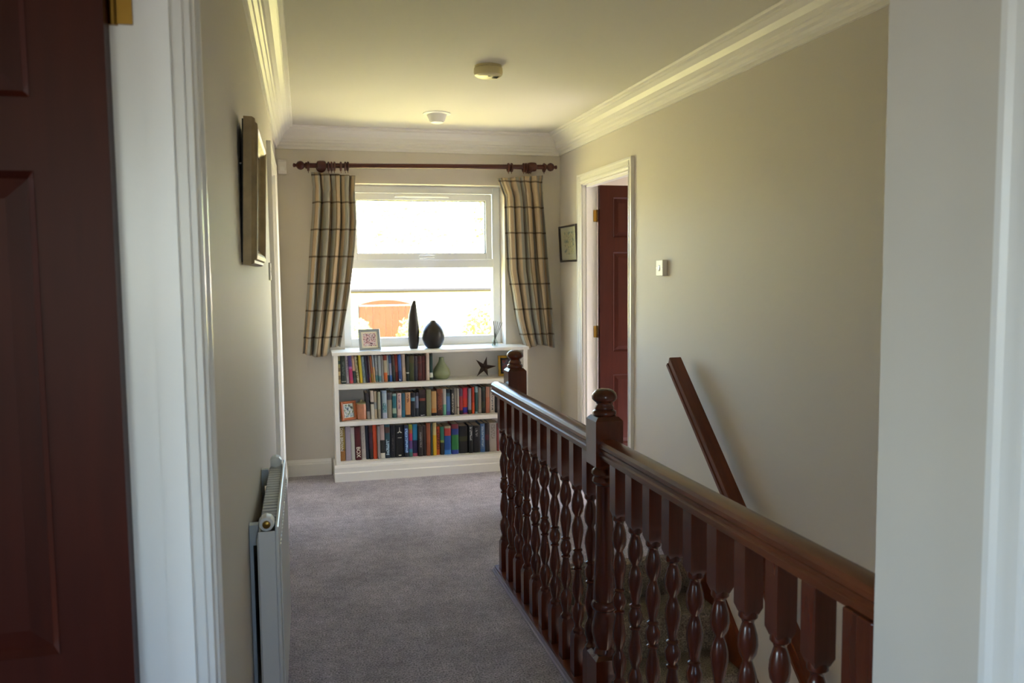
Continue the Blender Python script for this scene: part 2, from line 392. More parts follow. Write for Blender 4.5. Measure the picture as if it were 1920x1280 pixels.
def make_door(name, hx, y0, sgn, m, hinge_side_y, zs=.006, W=.762, H=2.0, hinges=(.22, 1.0, 1.80)):
    """leaf lying in a Y= plane, hinged at X=hx and running to X=hx+sgn*W"""
    t = thing(name, loc=(hx, y0, zs), kind='structure')
    y1 = y0+.037; st = .098; mu = .09
    X = lambda a: hx+sgn*a
    def B(nm, a0, a1, z0, z1):
        xs = sorted((X(a0), X(a1))); simple(nm, [(xs[0], xs[1], y0, y1, z0, z1)], m, t)
    B('stile', 0, st, zs, zs+H); B('stile', W-st, W, zs, zs+H)
    rows = [(.21, .70), (.86, 1.55), (1.65, 1.925)]
    zr = [(zs, .21), (.70, .86), (1.55, 1.65), (1.925, zs+H)]
    for z0, z1 in zr: B('rail', st, W-st, z0, z1)
    c0, c1 = W/2-mu/2, W/2+mu/2
    for z0, z1 in rows:
        B('muntin', c0, c1, z0, z1)
        for a0, a1 in ((st, c0), (c1, W-st)):
            xs = sorted((X(a0), X(a1)))
            p = obj('panel', panel_bm(xs[0], xs[1], z0, z1, (y0, y1)), m, t)
            obj('panel_bead', bead_bm(xs[0], xs[1], z0, z1, (y0, y1)), m, p)
    for z in hinges:
        bm = NB(); lathe(bm, [(.006, z-.042), (.006, z+.042)], (hx-sgn*.006, hinge_side_y, 0), 10)
        xs = sorted((hx-sgn*.004, hx-sgn*.032)); box(bm, xs[0], xs[1], hinge_side_y-.002, hinge_side_y+.003, z-.04, z+.04)
        obj('hinge', bm, 'brass', t, label='brass butt hinge')
    bm = NB(); xh = X(W-.05); lathe(bm, [(.024, y0-.008), (.024, y0), ], (xh, 0, 1.0), 16, 'Y'); lathe(bm, [(.008, y0-.05), (.008, y0-.008)], (xh, 0, 1.0), 12, 'Y')
    xs = sorted((xh, xh-sgn*.11)); box(bm, xs[0], xs[1], y0-.058, y0-.044, .992, 1.008, bev=.004)
    obj('door_handle', bm, 'brass', t)
    return t
make_door('door_1', LW(D1b)-T1-.004, D1b-.042, -1, 'door', D1b-.006, W=.86, hinges=(.22, 1.805))
make_door('door_2', XR+.106, E2-.045, 1, 'door', E2-.007)
# door in the far-left doorway, closed
simple('door_3', [(LW(4.94)-T1+.002, LW(4.94)-T1+.038, D2a+.006, D2b-.006, .006, DH-.006)], 'white', **S)

# ---------------------------------------------------------------- window
win = thing('window_1', loc=(.903, 6.12, .887), kind='structure')
FY0, FY1 = 6.12, 6.19
def frame_bm(x0, x1, z0, z1, wl, wr, wb, wt, y0, y1, bev=.006):
    bm = NB()
    box(bm, x0, x0+wl, y0, y1, z0, z1, bev); box(bm, x1-wr, x1, y0, y1, z0, z1, bev)
    box(bm, x0+wl-.004, x1-wr+.004, y0+.0005, y1, z0, z0+wb, bev); box(bm, x0+wl-.004, x1-wr+.004, y0+.0005, y1, z1-wt, z1, bev)
    return bm
obj('window_frame', frame_bm(WX0, WX1, .885, WZ1, .06, .06, .065, .05, FY0, FY1), 'upvc', win)
tr = simple('transom', [(WX0+.055, WX1-.055, FY0+.001, FY1, 1.457, 1.522)], 'upvc', win, bev=.006)
sash = obj('sash', frame_bm(WX0+.068, WX1-.068, 1.515, 1.998, .046, .046, .05, .05, FY0-.016, FY1-.01), 'upvc', win)
bm = NB(); box(bm, WX0+.11, WX1-.11, 6.150, 6.156, 1.56, 1.952); obj('pane', bm, 'glass', sash)
bm = NB(); box(bm, WX0+.055, WX1-.055, 6.150, 6.156, .945, 1.462); obj('pane', bm, 'glass', win)
gk = NB()
for z in (1.5655, 1.9470): box(gk, WX0+.112, WX1-.112, FY0-.008, FY0+.03, z-.002, z+.002)
for x in (WX0+.1145, WX1-.1145): box(gk, x-.002, x+.002, FY0-.008, FY0+.03, 1.563, 1.95)
obj('gasket', gk, 'dark_slot', sash)
hb = NB(); box(hb, .875, .905, FY0-.030, FY0-.016, 1.522, 1.556, .004); box(hb, .868, .985, FY0-.052, FY0-.036, 1.531, 1.549, .005); lathe(hb, [(.010, FY0-.05), (.010, FY0-.016)], (.888, 0, 1.539), 12, 'Y')
obj('handle', hb, 'upvc', sash)
vb = NB(); box(vb, .70, 1.10, FY0-.034, FY0-.016, 1.968, 1.990, .005); box(vb, .72, 1.08, FY0-.040, FY0-.030, 1.973, 1.979, .002)
obj('trickle_vent', vb, 'upvc', sash)
# plastered reveals are part of wall_back; a white sill board runs from the bookcase top to the frame
# ---------------------------------------------------------------- bookcase
BX0, BX1, BY = .224, 1.588, 5.735
bc = thing('bookcase', 'white built-in bookcase with three shelves below the window', 'bookcase', (.906, 5.85, 0))
simple('side_panel', [(BX0, BX0+.030, BY, YB, .11, .866)], 'shelf', bc, bev=.0015)
simple('side_panel', [(BX1-.030, BX1, BY, YB, .11, .866)], 'shelf', bc, bev=.0015)
simple('back_panel', [(BX0+.03, BX1-.03, YB-.008, YB-.001, .1, .866)], 'shelf', bc)
SH = (.127, .410, .665)
simple('shelf', [(BX0+.03, BX1-.03, BY+.001, YB-.008, .379, .410)], 'shelf', bc, bev=.0015)
simple('shelf', [(BX0+.03, BX1-.03, BY+.001, YB-.008, .632, .665)], 'shelf', bc, bev=.0015)
simple('shelf', [(BX0+.03, BX1-.03, BY-.001, YB-.008, .100, .127)], 'shelf', bc, bev=.0015)
tp = simple('top', [(BX0-.008, BX1+.010, BY-.010, YB-.001, .866, .887), (WX0+.002, WX1-.002, YB-.004, FY0+.01, .870, .887)], 'shelf', bc)
bm = NB(); prism(bm, [(BY-d, z) for d, z in ((0, 0), (.024, 0), (.024, .058), (.017, .064), (.017, .096), (.012, .108), (.004, .114), (0, .114))], 'X', BX0-.012, BX1+.012)
box(bm, BX0-.012, BX0, BY, YB-.02, 0, .114); box(bm, BX1, BX1+.012, BY, YB-.02, 0, .114)
obj('plinth', bm, 'shelf', bc)

# ---------------------------------------------------------------- curtain pole and curtains
PY, PZ0, PZ1 = 5.875, 2.152, 2.180
cp = thing('curtain_pole', 'dark wooden curtain pole with turned ball ends above the window', 'curtain pole', (.93, 5.95, 2.165))
def pz(x): return PZ0+(PZ1-PZ0)*(x-.03)/1.8
bm = NB(); tube(bm, (.085, PY, pz(.085)), (1.775, PY, pz(1.775)), .0165, 16); obj('pole', bm, 'pole', cp, smooth=True)
FIN = [(.0165, 0), (.022, .004), (.022, .010), (.014, .016), (.014, .020), (.024, .028), (.030, .040), (.030, .050), (.024, .064), (.012, .072), (.010, .078), (.014, .084), (.013, .092), (.004, .096)]
for x, s in ((.092, -1), (1.768, 1)):
    bm = NB(); lathe(bm, [(r, s*h) for r, h in FIN], (x, PY, pz(x)), 18, 'X'); obj('finial', bm, 'pole', cp, smooth=True)
for x in (.185, 1.675):
    bm = NB(); lathe(bm, [(.018, -.032), (.030, -.026), (.033, -.012), (.033, .012), (.030, .026), (.018, .032)], (x, PY, pz(x)), 18, 'X')
    lathe(bm, [(.018, PY+.02), (.020, YB-.02), (.035, YB-.014), (.035, YB)], (x, 0, pz(x)), 16, 'Y'); obj('bracket', bm, 'pole', cp, smooth=True)
def ring_bm(x):
    bm = NB(); R, r = .027, .0075; n, k = 20, 8; z = pz(x)
    vv = []
    for i in range(n):
        a = 2*PI*i/n; row = []
        for j in range(k):
            b = 2*PI*j/k; rr = R+r*math.cos(b)
            row.append(bm.verts.new((x+r*math.sin(b), PY+rr*math.cos(a), z-.006+rr*math.sin(a))))
        vv.append(row)
    for i in range(n):
        for j in range(k):
            bm.faces.new((vv[i][j], vv[i][(j+1) % k], vv[(i+1) % n][(j+1) % k], vv[(i+1) % n][j]))
    tube(bm, (x, PY, z-.034), (x, PY, z-.050), .0022, 6)
    return bm
def interp(tab, z):
    tab = sorted(tab)
    if z <= tab[0][0]: return tab[0][1]
    for (a, b), (c, d) in zip(tab, tab[1:]):
        if z <= c: return b+(d-b)*(z-a)/(c-a)
    return tab[-1][1]
def curtain(label, Ltab, Rtab, ringx, top, bot, seed, phase, nf=5.0, width=1.05, lift=0):
    def tabs(t):
        out = []
        for x, y in t:
            p = at(x, y, Y=PY); out.append((p.z, p.x))
        return out
    LT, RT = tabs(Ltab), tabs(Rtab)
    xc = (LT[0][1]+RT[0][1])/2
    t = thing('curtain', label, 'curtain', (xc, PY, bot), 'plaid curtains at the window')
    bm = NB(); uvl = bm.loops.layers.uv.new('UVMap'); nu, nv = 150, 60
    rnd = random.Random(seed); ph = [rnd.uniform(-.5, .5) for _ in range(8)]
    g = []
    for j in range(nv+1):
        v = j/nv; row = []
        for i in range(nu+1):
            u = i/nu
            ztop = top[0]+(top[1]-top[0])*u; zbot = bot+.012*math.sin(u*7+seed)+lift*max(0, min(1, (u-.66)/.12))
            z = zbot+(ztop-zbot)*v
            x0, x1 = interp(LT, z), interp(RT, z)
            s = u+.022*math.sin(2*PI*u*2+seed)+.012*(1-v)*math.sin(9*u+seed*2)
            s0 = .022*math.sin(seed)+.012*(1-v)*math.sin(seed*2); s1 = 1+.022*math.sin(2*PI*2+seed)+.012*(1-v)*math.sin(9+seed*2)
            s = (s-s0)/(s1-s0)
            a = 2*PI*nf*s+phase
            amp = (.034+.008*math.sin(3*u+seed)) if v < .9 else .030-.014*(v-.9)/.1
            drift = .8*math.sin((1-v)*2.2+seed)+.5*(1-v)*math.sin(5*u+seed)
            yy = amp*math.sin(a+drift)+.008*math.sin(2*a+1.3+2*(1-v))+.010*math.sin(3.3*u+(1-v)*3+seed)
            pin = math.exp(-((v-.885)/.035)**2)
            yy *= 1-.25*pin
            xx = x0+(x1-x0)*s+.007*math.cos(a+drift)*math.sin(PI*u)
            if v > .9: xx += .004*math.sin(3*a)
            y = PY+.018+yy if v < .97 else PY+.006+yy*.8
            row.append((bm.verts.new((xx, min(y, YB-.012), z)), u*width, (top[0]-z)))
        g.append(row)
    for j in range(nv):
        for i in range(nu):
            q = (g[j][i], g[j][i+1], g[j+1][i+1], g[j+1][i])
            f = bm.faces.new([k[0] for k in q])
            for lp, k in zip(f.loops, q): lp[uvl].uv = (k[1], k[2])
    fo = obj('drape', bm, 'plaid', t, smooth=True, ang=180)
    md = fo.modifiers.new('thickness', 'SOLIDIFY'); md.thickness = .003; md.offset = 0
    for x in ringx: obj('ring', ring_bm(x), 'pole', t, smooth=True)
    return t
curtain('plaid curtain hanging over the picture-framed end of the sill beside the alarm sensor',
        [(582, 322), (586, 355), (586, 385), (581, 457), (575, 560), (567, 668)], [(667, 328), (665, 367), (667.5, 415), (665, 463), (659, 520), (650, 580), (636, 665)],
        (.098, .232, .252, .272, .315, .345, .362), (2.112, 2.090), .860, 1.3, .4, 4.5, 1.15, .042)
curtain('plaid curtain hanging beside the reed diffuser and the framed print',
        [(933.5, 334), (947, 367), (949, 430), (953, 506), (962, 554), (970, 599), (980, 635), (988, 655)], [(1020, 328), (1020, 367), (1024, 412), (1030, 503), (1036, 596), (1038, 648)],
        (1.497, 1.520, 1.610, 1.628, 1.646, 1.664, 1.764), (2.092, 2.122), .872, 4.1, 1.9, 4.3, 1.15)

# ---------------------------------------------------------------- balustrade
RX0, RX1 = .872, .934
RAILC = (RX0+RX1)/2
bal = thing('balustrade', 'dark mahogany landing balustrade with turned spindles and two newel posts', 'balustrade', (RAILC, 2.4, 0))
RP = [(-.024, .838), (.024, .838), (.024, .846), (.031, .850), (.031, .857), (.026, .861), (.026, .870), (.031, .876), (.030, .886), (.024, .894), (.012, .899), (-.012, .899), (-.024, .894), (-.030, .886), (-.031, .876), (-.026, .870), (-.026, .861), (-.031, .857), (-.031, .850), (-.024, .846)]
def rail(y0, y1):
    bm = NB(); prism(bm, [(RAILC+x, z) for x, z in RP], 'Y', y0, y1); obj('handrail', bm, 'mahogy', bal, smooth=True, ang=25)
rail(2.425, 3.800); rail(NY, 2.352)
# base strip: two-step moulding at carpet level
bm = NB(); prism(bm, [(RX0-.001, 0), (RX0-.001, .024), (RX1+.02, .024), (RX1+.02, -.02), (RX0+.03, -.02), (RX0+.03, 0)], 'Y', NY, 3.76)
obj('base_rail', bm, 'mahogy', bal)
M['sheen_strip'] = mat('painted_sheen_grey', '8f8b9e', .3, .5)  # pale grey stands in for window light glancing off the base rail
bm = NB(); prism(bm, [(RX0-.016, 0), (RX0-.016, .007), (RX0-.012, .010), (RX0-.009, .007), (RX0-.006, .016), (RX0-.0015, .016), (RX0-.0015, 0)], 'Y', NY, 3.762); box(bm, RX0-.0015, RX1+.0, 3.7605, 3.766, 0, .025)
obj('sheen_strip', bm, 'sheen_strip', bal, label='thin grey strip painting the window sheen along the base rail')
BP = [(.0185, .690), (.0205, .683), (.0205, .676), (.0145, .670), (.0125, .663), (.0150, .655), (.0205, .635), (.0220, .615), (.0195, .597), (.0115, .583), (.0105, .578), (.0150, .565), (.0200, .545), (.0205, .525), (.0165, .500), (.0125, .478), (.0110, .468), (.0165, .464), (.0165, .459), (.0125, .456), (.0150, .450), (.0200, .440), (.0205, .429)]
def baluster_mesh():
    bm = NB()
    h = .022
    prof = BP+[(r, .858-z) for r, z in BP[-2::-1]]
    lathe(bm, prof, n=14)
    for z0, z1, s in ((.684, .842, 1), (.016, .174, -1)):
        za, zb = (z0, z1) if s > 0 else (z1, z0)
        A = [bm.verts.new((x*h*.72, y*h*.72, za)) for x, y in ((-1, -1), (1, -1), (1, 1), (-1, 1))]
        B = [bm.verts.new((x*h, y*h, za+s*.016)) for x, y in ((-1, -1), (1, -1), (1, 1), (-1, 1))]
        C = [bm.verts.new((x*h, y*h, zb)) for x, y in ((-1, -1), (1, -1), (1, 1), (-1, 1))]
        for P, Q in ((A, B), (B, C)):
            for i in range(4): bm.faces.new((P[i], P[(i+1) % 4], Q[(i+1) % 4], Q[i]))
        bm.faces.new(A); bm.faces.new(C)
    me = finish(bm, True, 40); me.materials.append(M['mahog']); return me
bme = baluster_mesh()
for k in range(10): inst('baluster', bme, bal, (RAILC, 3.688-k*.1312, 0))
for k in range(9): inst('baluster', bme, bal, (RAILC, 2.258-k*.1212, 0))
simple('end_post', [(RX0-.004, RX1+.004, NY, NY+.075, .02, .842)], 'mahog', bal, bev=.003)
def newel(x0, y0, w=.088, zb=-.02):
    cx, cy, h = x0+w/2, y0+w/2, w/2
    bm = NB()
    def blk(za, zb, r0, r1):   # square block, eased ends
        prev = None
        L = [(za, r0), (za+.012, 1), (zb-.012, 1), (zb, r1)]
        for z, k in L:
            cur = [bm.verts.new((cx+sx*h*k, cy+sy*h*k, z)) for sx, sy in ((-1, -1), (1, -1), (1, 1), (-1, 1))]
            if prev:
                for i in range(4): bm.faces.new((prev[i], prev[(i+1) % 4], cur[(i+1) % 4], cur[i]))
            else: bm.faces.new(cur[::-1])
            prev = cur
        bm.faces.new(prev)
    blk(.803, .966, .70, .74); blk(zb, .215, 1, .74)
    lathe(bm, [(.030, .81), (.034, .800), (.040, .794), (.041, .786), (.036, .780), (.034, .776), (.038, .770), (.039, .762), (.034, .755), (.027, .748), (.0265, .70), (.030, .55), (.035, .42), (.037, .388), (.034, .383), (.040, .376), (.043, .366), (.040, .356), (.031, .350), (.030, .344), (.035, .325), (.041, .298), (.041, .278), (.034, .245), (.029, .230), (.033, .222), (.036, .212), (.036, .20)], (cx, cy, 0), 24)
    o = obj('newel_post', bm, 'mahog', bal, smooth=True, ang=40)
    bm = NB()
    lathe(bm, [(.024, .962), (.034, .966), (.037, .972), (.036, .980), (.028, .985), (.030, .989), (.029, .993), (.024, 1.000), (.025, 1.006), (.032, 1.011), (.038, 1.017), (.039, 1.025), (.036, 1.035), (.027, 1.044), (.014, 1.049), (.002, 1.050)], (cx, cy, 0), 28)
    obj('newel_cap', bm, 'mahog', o, smooth=True, ang=60)
newel(.862, 2.345); newel(RX1+.001, 3.712, zb=0)

# ---------------------------------------------------------------- staircase
RISE, GO, SY = .20, .222, 3.73
st = thing('staircase', 'carpeted flight of stairs going down beside the right-hand wall', 'stairs', (1.45, 3.73, -.02))
for k in range(13):
    z = -.0-k*RISE; y = SY-(k-1)*GO
    bm = NB()
    if k == 0:
        prof = [(SY+.02, 0), (SY, 0), (SY-.018, -.006), (SY-.024, -.018), (SY-.018, -.03), (SY, -.036), (SY, -RISE-.02), (SY+.02, -RISE-.02)]
    else:
        yn = SY-k*GO
        prof = [(yn+GO, z), (yn, z), (yn-.018, z-.006), (yn-.024, z-.018), (yn-.018, z-.03), (yn, z-.036), (yn, z-RISE), (yn+GO, z-RISE)]
    prism(bm, prof, 'X', .966, XR-.002)
    obj('step', bm, 'shaded_stair_carpet', st, smooth=True, ang=30)
bm = NB(); sl = RISE/GO
ya, yb = 3.78, 1.1
prism(bm, [(ya, .115), (ya-.05, .115), (yb, .115-(ya-.05-yb)*sl), (yb, .115-(ya-.05-yb)*sl-.36), (ya, -.26)], 'X', XR-.022, XR-.0005)
obj('string_board', bm, 'mahogr', st)

# handrail on the right wall
hr = thing('wall_handrail', 'sloping mahogany handrail fixed to the wall above the stairs', 'handrail', (1.85, 3.9, .9))
p0, p1 = Vector((1.842, 3.868, .958)), Vector((1.842, 1.30, .958-2.568*.915))
d = (p1-p0).normalized(); sx = Vector((1, 0, 0)); up = sx.cross(d).normalized()
if up.z < 0: up = -up
HP = [(-.038, -.024), (.030, -.024), (.030, -.010), (.034, -.006), (.034, .020), (.030, .025), (-.028, .025), (-.032, .021), (-.032, -.004), (-.038, -.009)]
bm = NB()
A = [bm.verts.new(p0+sx*x+up*z+d*(.010*(z < .0))) for x, z in HP]; B = [bm.verts.new(p1+sx*x+up*z) for x, z in HP]
for i in range(len(HP)): bm.faces.new((A[i], A[(i+1) % len(HP)], B[(i+1) % len(HP)], B[i]))
bm.faces.new(A[::-1]); bm.faces.new(B)
obj('rail', bm, 'mahogr', hr, smooth=True, ang=25)
for t_ in (.18, .5, .82):
    c = p0.lerp(p1, t_)-up*.024
    bm = NB(); tube(bm, c, c-up*.05, .006); tube(bm, c-up*.05, (XR-.004, c.y-up.y*.05, c.z-up.z*.05), .006); tube(bm, (XR-.006, c.y-up.y*.05, c.z-up.z*.05), (XR, c.y-up.y*.05, c.z-up.z*.05), .022, 14)
    obj('bracket', bm, 'brass', hr, smooth=True)

# ---------------------------------------------------------------- radiator
RY0, RY1, RZ0, RZ1 = 2.27, 3.12, .13, .735
rd = thing('radiator', 'white panel radiator with top grille on the landing wall', 'radiator', (LW(2.7)+.05, 2.7, RZ0))
def L(x): return x
xf = .080
bm = NB(); box(bm, xf-.010, xf, RY0, RY1, RZ0, RZ1, .004); shear(bm); fp = obj('front_panel', bm, 'radiator', rd)
bm0 = NB(); box(bm0, 0, .004, -.009, .009, RZ0+.05, RZ1-.06, .003); flm = finish(bm0); flm.materials.append(M['radiator'])
for k in range(22):
    y = RY0+.03+(RY1-RY0-.06)*(k+.5)/22; inst('pressed_flute', flm, fp, (LW(y)+xf, y, 0))
bm = NB(); box(bm, .022, .030, RY0+.01, RY1-.01, RZ0, RZ1-.03, .003); shear(bm); obj('back_panel', bm, 'radiator', rd)
for y in (RY0+.004, RY1-.004):
    bm = NB(); box(bm, .026, xf-.010, y-.004, y+.004, RZ0+.01, RZ1-.012, .002); shear(bm); obj('side_panel', bm, 'radiator', rd)
bm0 = NB(); box(bm0, .026, xf-.010, -.014, .014, 0, .010, .003); fme = finish(bm0); fme.materials.append(M['fin'])
nf_ = 22
for k in range(nf_):
    y = RY0+.09+(RY1-RY0-.16)*k/(nf_-1); inst('grille_bar', fme, rd, (LW(y), y, RZ1-.022))
for y, s in ((RY0+.035, -1), (RY1-.04, -1)):
    c = (LW(y)+.048, y, RZ1+.006)
    bm = NB(); lathe(bm, [(.010, -.03), (.019, -.026), (.021, -.018), (.021, .012), (.018, .02), (.010, .024)], c, 10, 'Y')
    k_ = obj('valve_cap', bm, 'radiator', rd, smooth=True, ang=30)
    if y < 2.6:
        bm = NB(); lathe(bm, [(.005, -.036), (.010, -.034), (.012, -.026)], c, 12, 'Y'); obj('bleed_plug', bm, 'brass', k_, smooth=True)
for y in (RY0+.06, RY1-.12):
    bm = NB(); box(bm, .001, .024, y-.015, y+.015, RZ1-.06, RZ1-.004); box(bm, .001, .010, y-.015, y+.015, RZ0+.06, RZ1-.06); box(bm, .001, .024, y-.015, y+.015, RZ0+.04, RZ0+.08)
    shear(bm); obj('wall_bracket', bm, 'fin', rd)

# ---------------------------------------------------------------- mirror on the left wall (leans out at the top)
def profile_frame(corner, ax, az, an, w, h, prof):
    """mitred picture frame; prof = list of (inset, height along normal)"""
    bm = NB(); corner, ax, az, an = map(Vector, (corner, ax, az, an)); loops = []
    for ins, ht in prof:
        loops.append([bm.verts.new(corner+ax*u+az*v+an*ht) for u, v in ((ins, ins), (w-ins, ins), (w-ins, h-ins), (ins, h-ins))])
    k = len(loops)
    for i in range(k):
        A, B = loops[i], loops[(i+1) % k]
        for j in range(4): bm.faces.new((A[j], A[(j+1) % 4], B[(j+1) % 4], B[j]))
    return bm
def flat_quad(corner, ax, az, an, u0, u1, v0, v1, h0, h1):
    bm = NB(); corner, ax, az, an = map(Vector, (corner, ax, az, an))
    P = [[bm.verts.new(corner+ax*u+az*v+an*ht) for u, v in ((u0, v0), (u1, v0), (u1, v1), (u0, v1))] for ht in (h0, h1)]
    for i in range(4): bm.faces.new((P[0][i], P[0][(i+1) % 4], P[1][(i+1) % 4], P[1][i]))
    bm.faces.new(P[0][::-1]); bm.faces.new(P[1])
    return bm
my = 2.40
mc = Vector((LW(my)+.004, my, 1.437)); lean = .035
ax = Vector((.008, 1, 0)).normalized(); az = Vector((lean, 0, 1)).normalized(); an = ax.cross(az).normalized()
mr = thing('wall_mirror', 'gold-framed mirror hanging tilted on the left wall above the radiator', 'mirror', mc)
obj('frame', profile_frame(mc, ax, az, an, .54, .40, [(0, 0), (0, .022), (.004, .030), (.012, .030), (.016, .036), (.026, .038), (.034, .034), (.044, .022), (.050, .018), (.050, 0)]), 'gold', mr)
obj('mirror_glass', flat_quad(mc, ax, az, an, .048, .492, .048, .352, .006, .012), 'mirror', mr)
obj('back_board', flat_quad(mc, ax, az, an, .006, .534, .006, .394, -.004, .002), 'black_frame', mr)
bm = NB(); pp = mc+ax*.06+az*.28; tube(bm, pp, (LW(pp.y), pp.y, pp.z), .004); obj('hook', bm, 'steel', mr)
# light switches
def switch(name, x, y0, s, z0, t, label, sz=.086):
    o = thing(name, label, 'light switch', (x, y0+sz/2, z0+sz/2), 'light switches on the landing')
    xs = sorted((x, x+s*t))
    bm = NB(); box(bm, xs[0], xs[1], y0, y0+sz, z0, z0+sz, .004); obj('plate', bm, 'plastic', o)
    xf_ = x+s*t; cy, cz = y0+sz/2, z0+sz/2
    bm = NB(); prism(bm, [(xf_-s*.004, cz-.014), (xf_+s*.005, cz-.012), (xf_+s*.001, cz+.012), (xf_-s*.004, cz+.013)], 'Y', cy-.008, cy+.008); obj('rocker', bm, 'plastic', o)
    for dy in (-.03, .03):
        bm = NB(); lathe(bm, [(.0035, xf_-.001), (.0035, xf_+s*.0008)], (0, cy+dy, cz), 10, 'X'); obj('screw', bm, 'steel', o)
    for zz in (-.0165, .0135): simple('rocker_slot', [(xf_-.0006, xf_+.0006, cy-.011, cy+.011, cz+zz, cz+zz+.002)], 'dark_slot', o)
switch('light_switch', XR, 4.115, -1, 1.386, .028, 'cream square light switch on the right wall above the stair rail')
switch('light_switch', LW(4.24), 4.20, 1, 1.386, .010, 'light switch beside the far doorway past the mirror')

# framed print on the right wall
pc = Vector((XR-.003, 5.535, 1.490)); pax = Vector((0, 1, 0)); paz = Vector((-.05, 0, 1)).normalized(); pan = paz.cross(pax).normalized()
if pan.x > 0: pan = -pan
fp_ = thing('framed_print', 'dark-framed watercolour print between the curtain and the doorway', 'picture', pc)
obj('frame', profile_frame(pc, pax, paz, pan, .385, .262, [(0, 0), (0, .018), (.003, .021), (.011, .020), (.014, .014), (.014, 0)]), 'frame_dark', fp_)
obj('mount', flat_quad(pc, pax, paz, pan, .012, .373, .012, .250, .002, .008), 'mount', fp_)
M['watercolour'] = print_mat('watercolour', ['51686e', '9a9c86', 'c4b98e', 'd3c7a0', '8c7a63'], 5, 1.7)
obj('painting', flat_quad(pc, pax, paz, pan, .075, .300, .055, .215, .008, .0085), 'watercolour', fp_)
obj('glass', flat_quad(pc, pax, paz, pan, .012, .373, .012, .250, .0105, .0120), 'glass', fp_)

# alarm sensor high on the back wall
sn = thing('alarm_sensor', 'small white alarm sensor box high in the corner', 'sensor', (-.07, YB, 2.15))
bm = NB(); prism(bm, [(YB, 2.102), (YB-.030, 2.106), (YB-.042, 2.125), (YB-.040, 2.185), (YB-.024, 2.198), (YB, 2.198)], 'X', -.10, -.045); obj('housing', bm, 'sensor', sn)
bm = NB(); box(bm, -.088, -.057, YB-.0425, YB-.036, 2.122, 2.150, .002); obj('lens', bm, 'plastic', sn)

# ceiling fittings
c = (.938, 4.06, 0)
sa = thing('smoke_alarm', 'cream yellowed round smoke alarm on the ceiling above the stairs', 'smoke alarm', (c[0], c[1], ZC))
bm = NB(); lathe(bm, [(.066, ZC), (.066, ZC-.008), (.062, ZC-.010)], c, 32); obj('base_plate', bm, 'cream_plastic', sa, smooth=True)
bm = NB(); lathe(bm, [(.061, ZC-.008), (.070, ZC-.013), (.071, ZC-.034), (.067, ZC-.046), (.056, ZC-.053), (.02, ZC-.056), (.001, ZC-.056)], c, 32); bd = obj('cover', bm, 'cream_plastic', sa, smooth=True, ang=30)
bm = NB()
for k in range(5): box(bm, c[0]+.018, c[0]+.046, c[1]-.026+k*.008, c[1]-.023+k*.008, ZC-.0562, ZC-.054)
box(bm, c[0]-.008, c[0]+.004, c[1]-.032, c[1]-.026, ZC-.0562, ZC-.054); obj('sounder_grille', bm, 'dark_slot', bd)
c = (.888, 5.30, 0)
hd = thing('ceiling_detector', 'white cone-shaped detector on the ceiling in front of the window', 'detector', (c[0], c[1], ZC))
bm = NB(); lathe(bm, [(.088, ZC), (.088, ZC-.003), (.080, ZC-.007), (.064, ZC-.008)], c, 32); obj('flange', bm, 'plastic', hd, smooth=True)
bm = NB(); lathe(bm, [(.064, ZC-.006), (.062, ZC-.012), (.048, ZC-.046), (.046, ZC-.050)], c, 32); obj('body', bm, 'plastic', hd, smooth=True)
bm = NB(); lathe(bm, [(.042, ZC-.048), (.040, ZC-.056), (.030, ZC-.060), (.001, ZC-.061)], c, 32); obj('lens', bm, 'plastic', hd, smooth=True)

# ---------------------------------------------------------------- things on the bookcase top
ZT = .887
bm = NB(); lathe(bm, [(.001, 0), (.026, 0), (.029, .006), (.036, .045), (.041, .100), (.0415, .135), (.038, .185), (.030, .245), (.020, .300), (.010, .334), (.007, .340), (.004, .338)], n=28)
for v in bm.verts: v.co.x += .010*max(0, (v.co.z-.26)/.08)**1.5 if v.co.z > .26 else 0
for v in bm.verts: v.co += Vector((.790, 5.87, ZT))
obj('tall_vase', bm, 'dark_vase', loc=(.790, 5.87, ZT), smooth=True, ang=70, label='tall slender dark tapering vase on the white sill', cat='vase')
bm = NB(); lathe(bm, [(.001, 0), (.042, 0), (.050, .005), (.066, .028), (.078, .060), (.081, .090), (.075, .122), (.060, .150), (.040, .172), (.024, .184), (.020, .192), (.012, .197), (.010, .190)], n=32)
for v in bm.verts: v.co += Vector((.930, 5.87, ZT))
obj('round_vase', bm, 'dark_vase', loc=(.930, 5.87, ZT), smooth=True, ang=70, label='squat rounded dark vase on the white sill', cat='vase')
# photo frame
def stand_frame(name, label, x, y, z, w, h, rotz, lean, m, prof, inner, imat, mount=None, roll=0):
    ax = Vector((math.cos(rotz), math.sin(rotz), 0)); back = Vector((-math.sin(rotz), math.cos(rotz), 0))
    az = (Vector((0, 0, 1))*math.cos(lean)+back*math.sin(lean)).normalized()
    an = ax.cross(az).normalized()
    c = Vector((x, y, z))
    t = thing(name, label, 'photo frame', c)
    obj('frame', profile_frame(c, ax, az, an, w, h, prof), m, t)
    d_ = prof[-1][0]-.002
    if mount: obj('mount', flat_quad(c, ax, az, an, d_, w-d_, d_, h-d_, .002, .005), mount, t)
    obj('photo', flat_quad(c, ax, az, an, inner, w-inner, inner, h-inner, .003, .0062), imat, t)
    bm = flat_quad(c, ax, az, an, d_, w-d_, d_, h-d_, -.002, .001); obj('back_board', bm, 'black_frame', t)
    top = c+az*h*.7+ax*w*.5; foot = c+ax*w*.5+back*(h*.7*math.sin(lean)+h*.28); foot.z = z+.003
    bm = NB(); tube(bm, top-an*.002, foot, .004, 6); obj('strut', bm, 'black_frame', t)
    return t
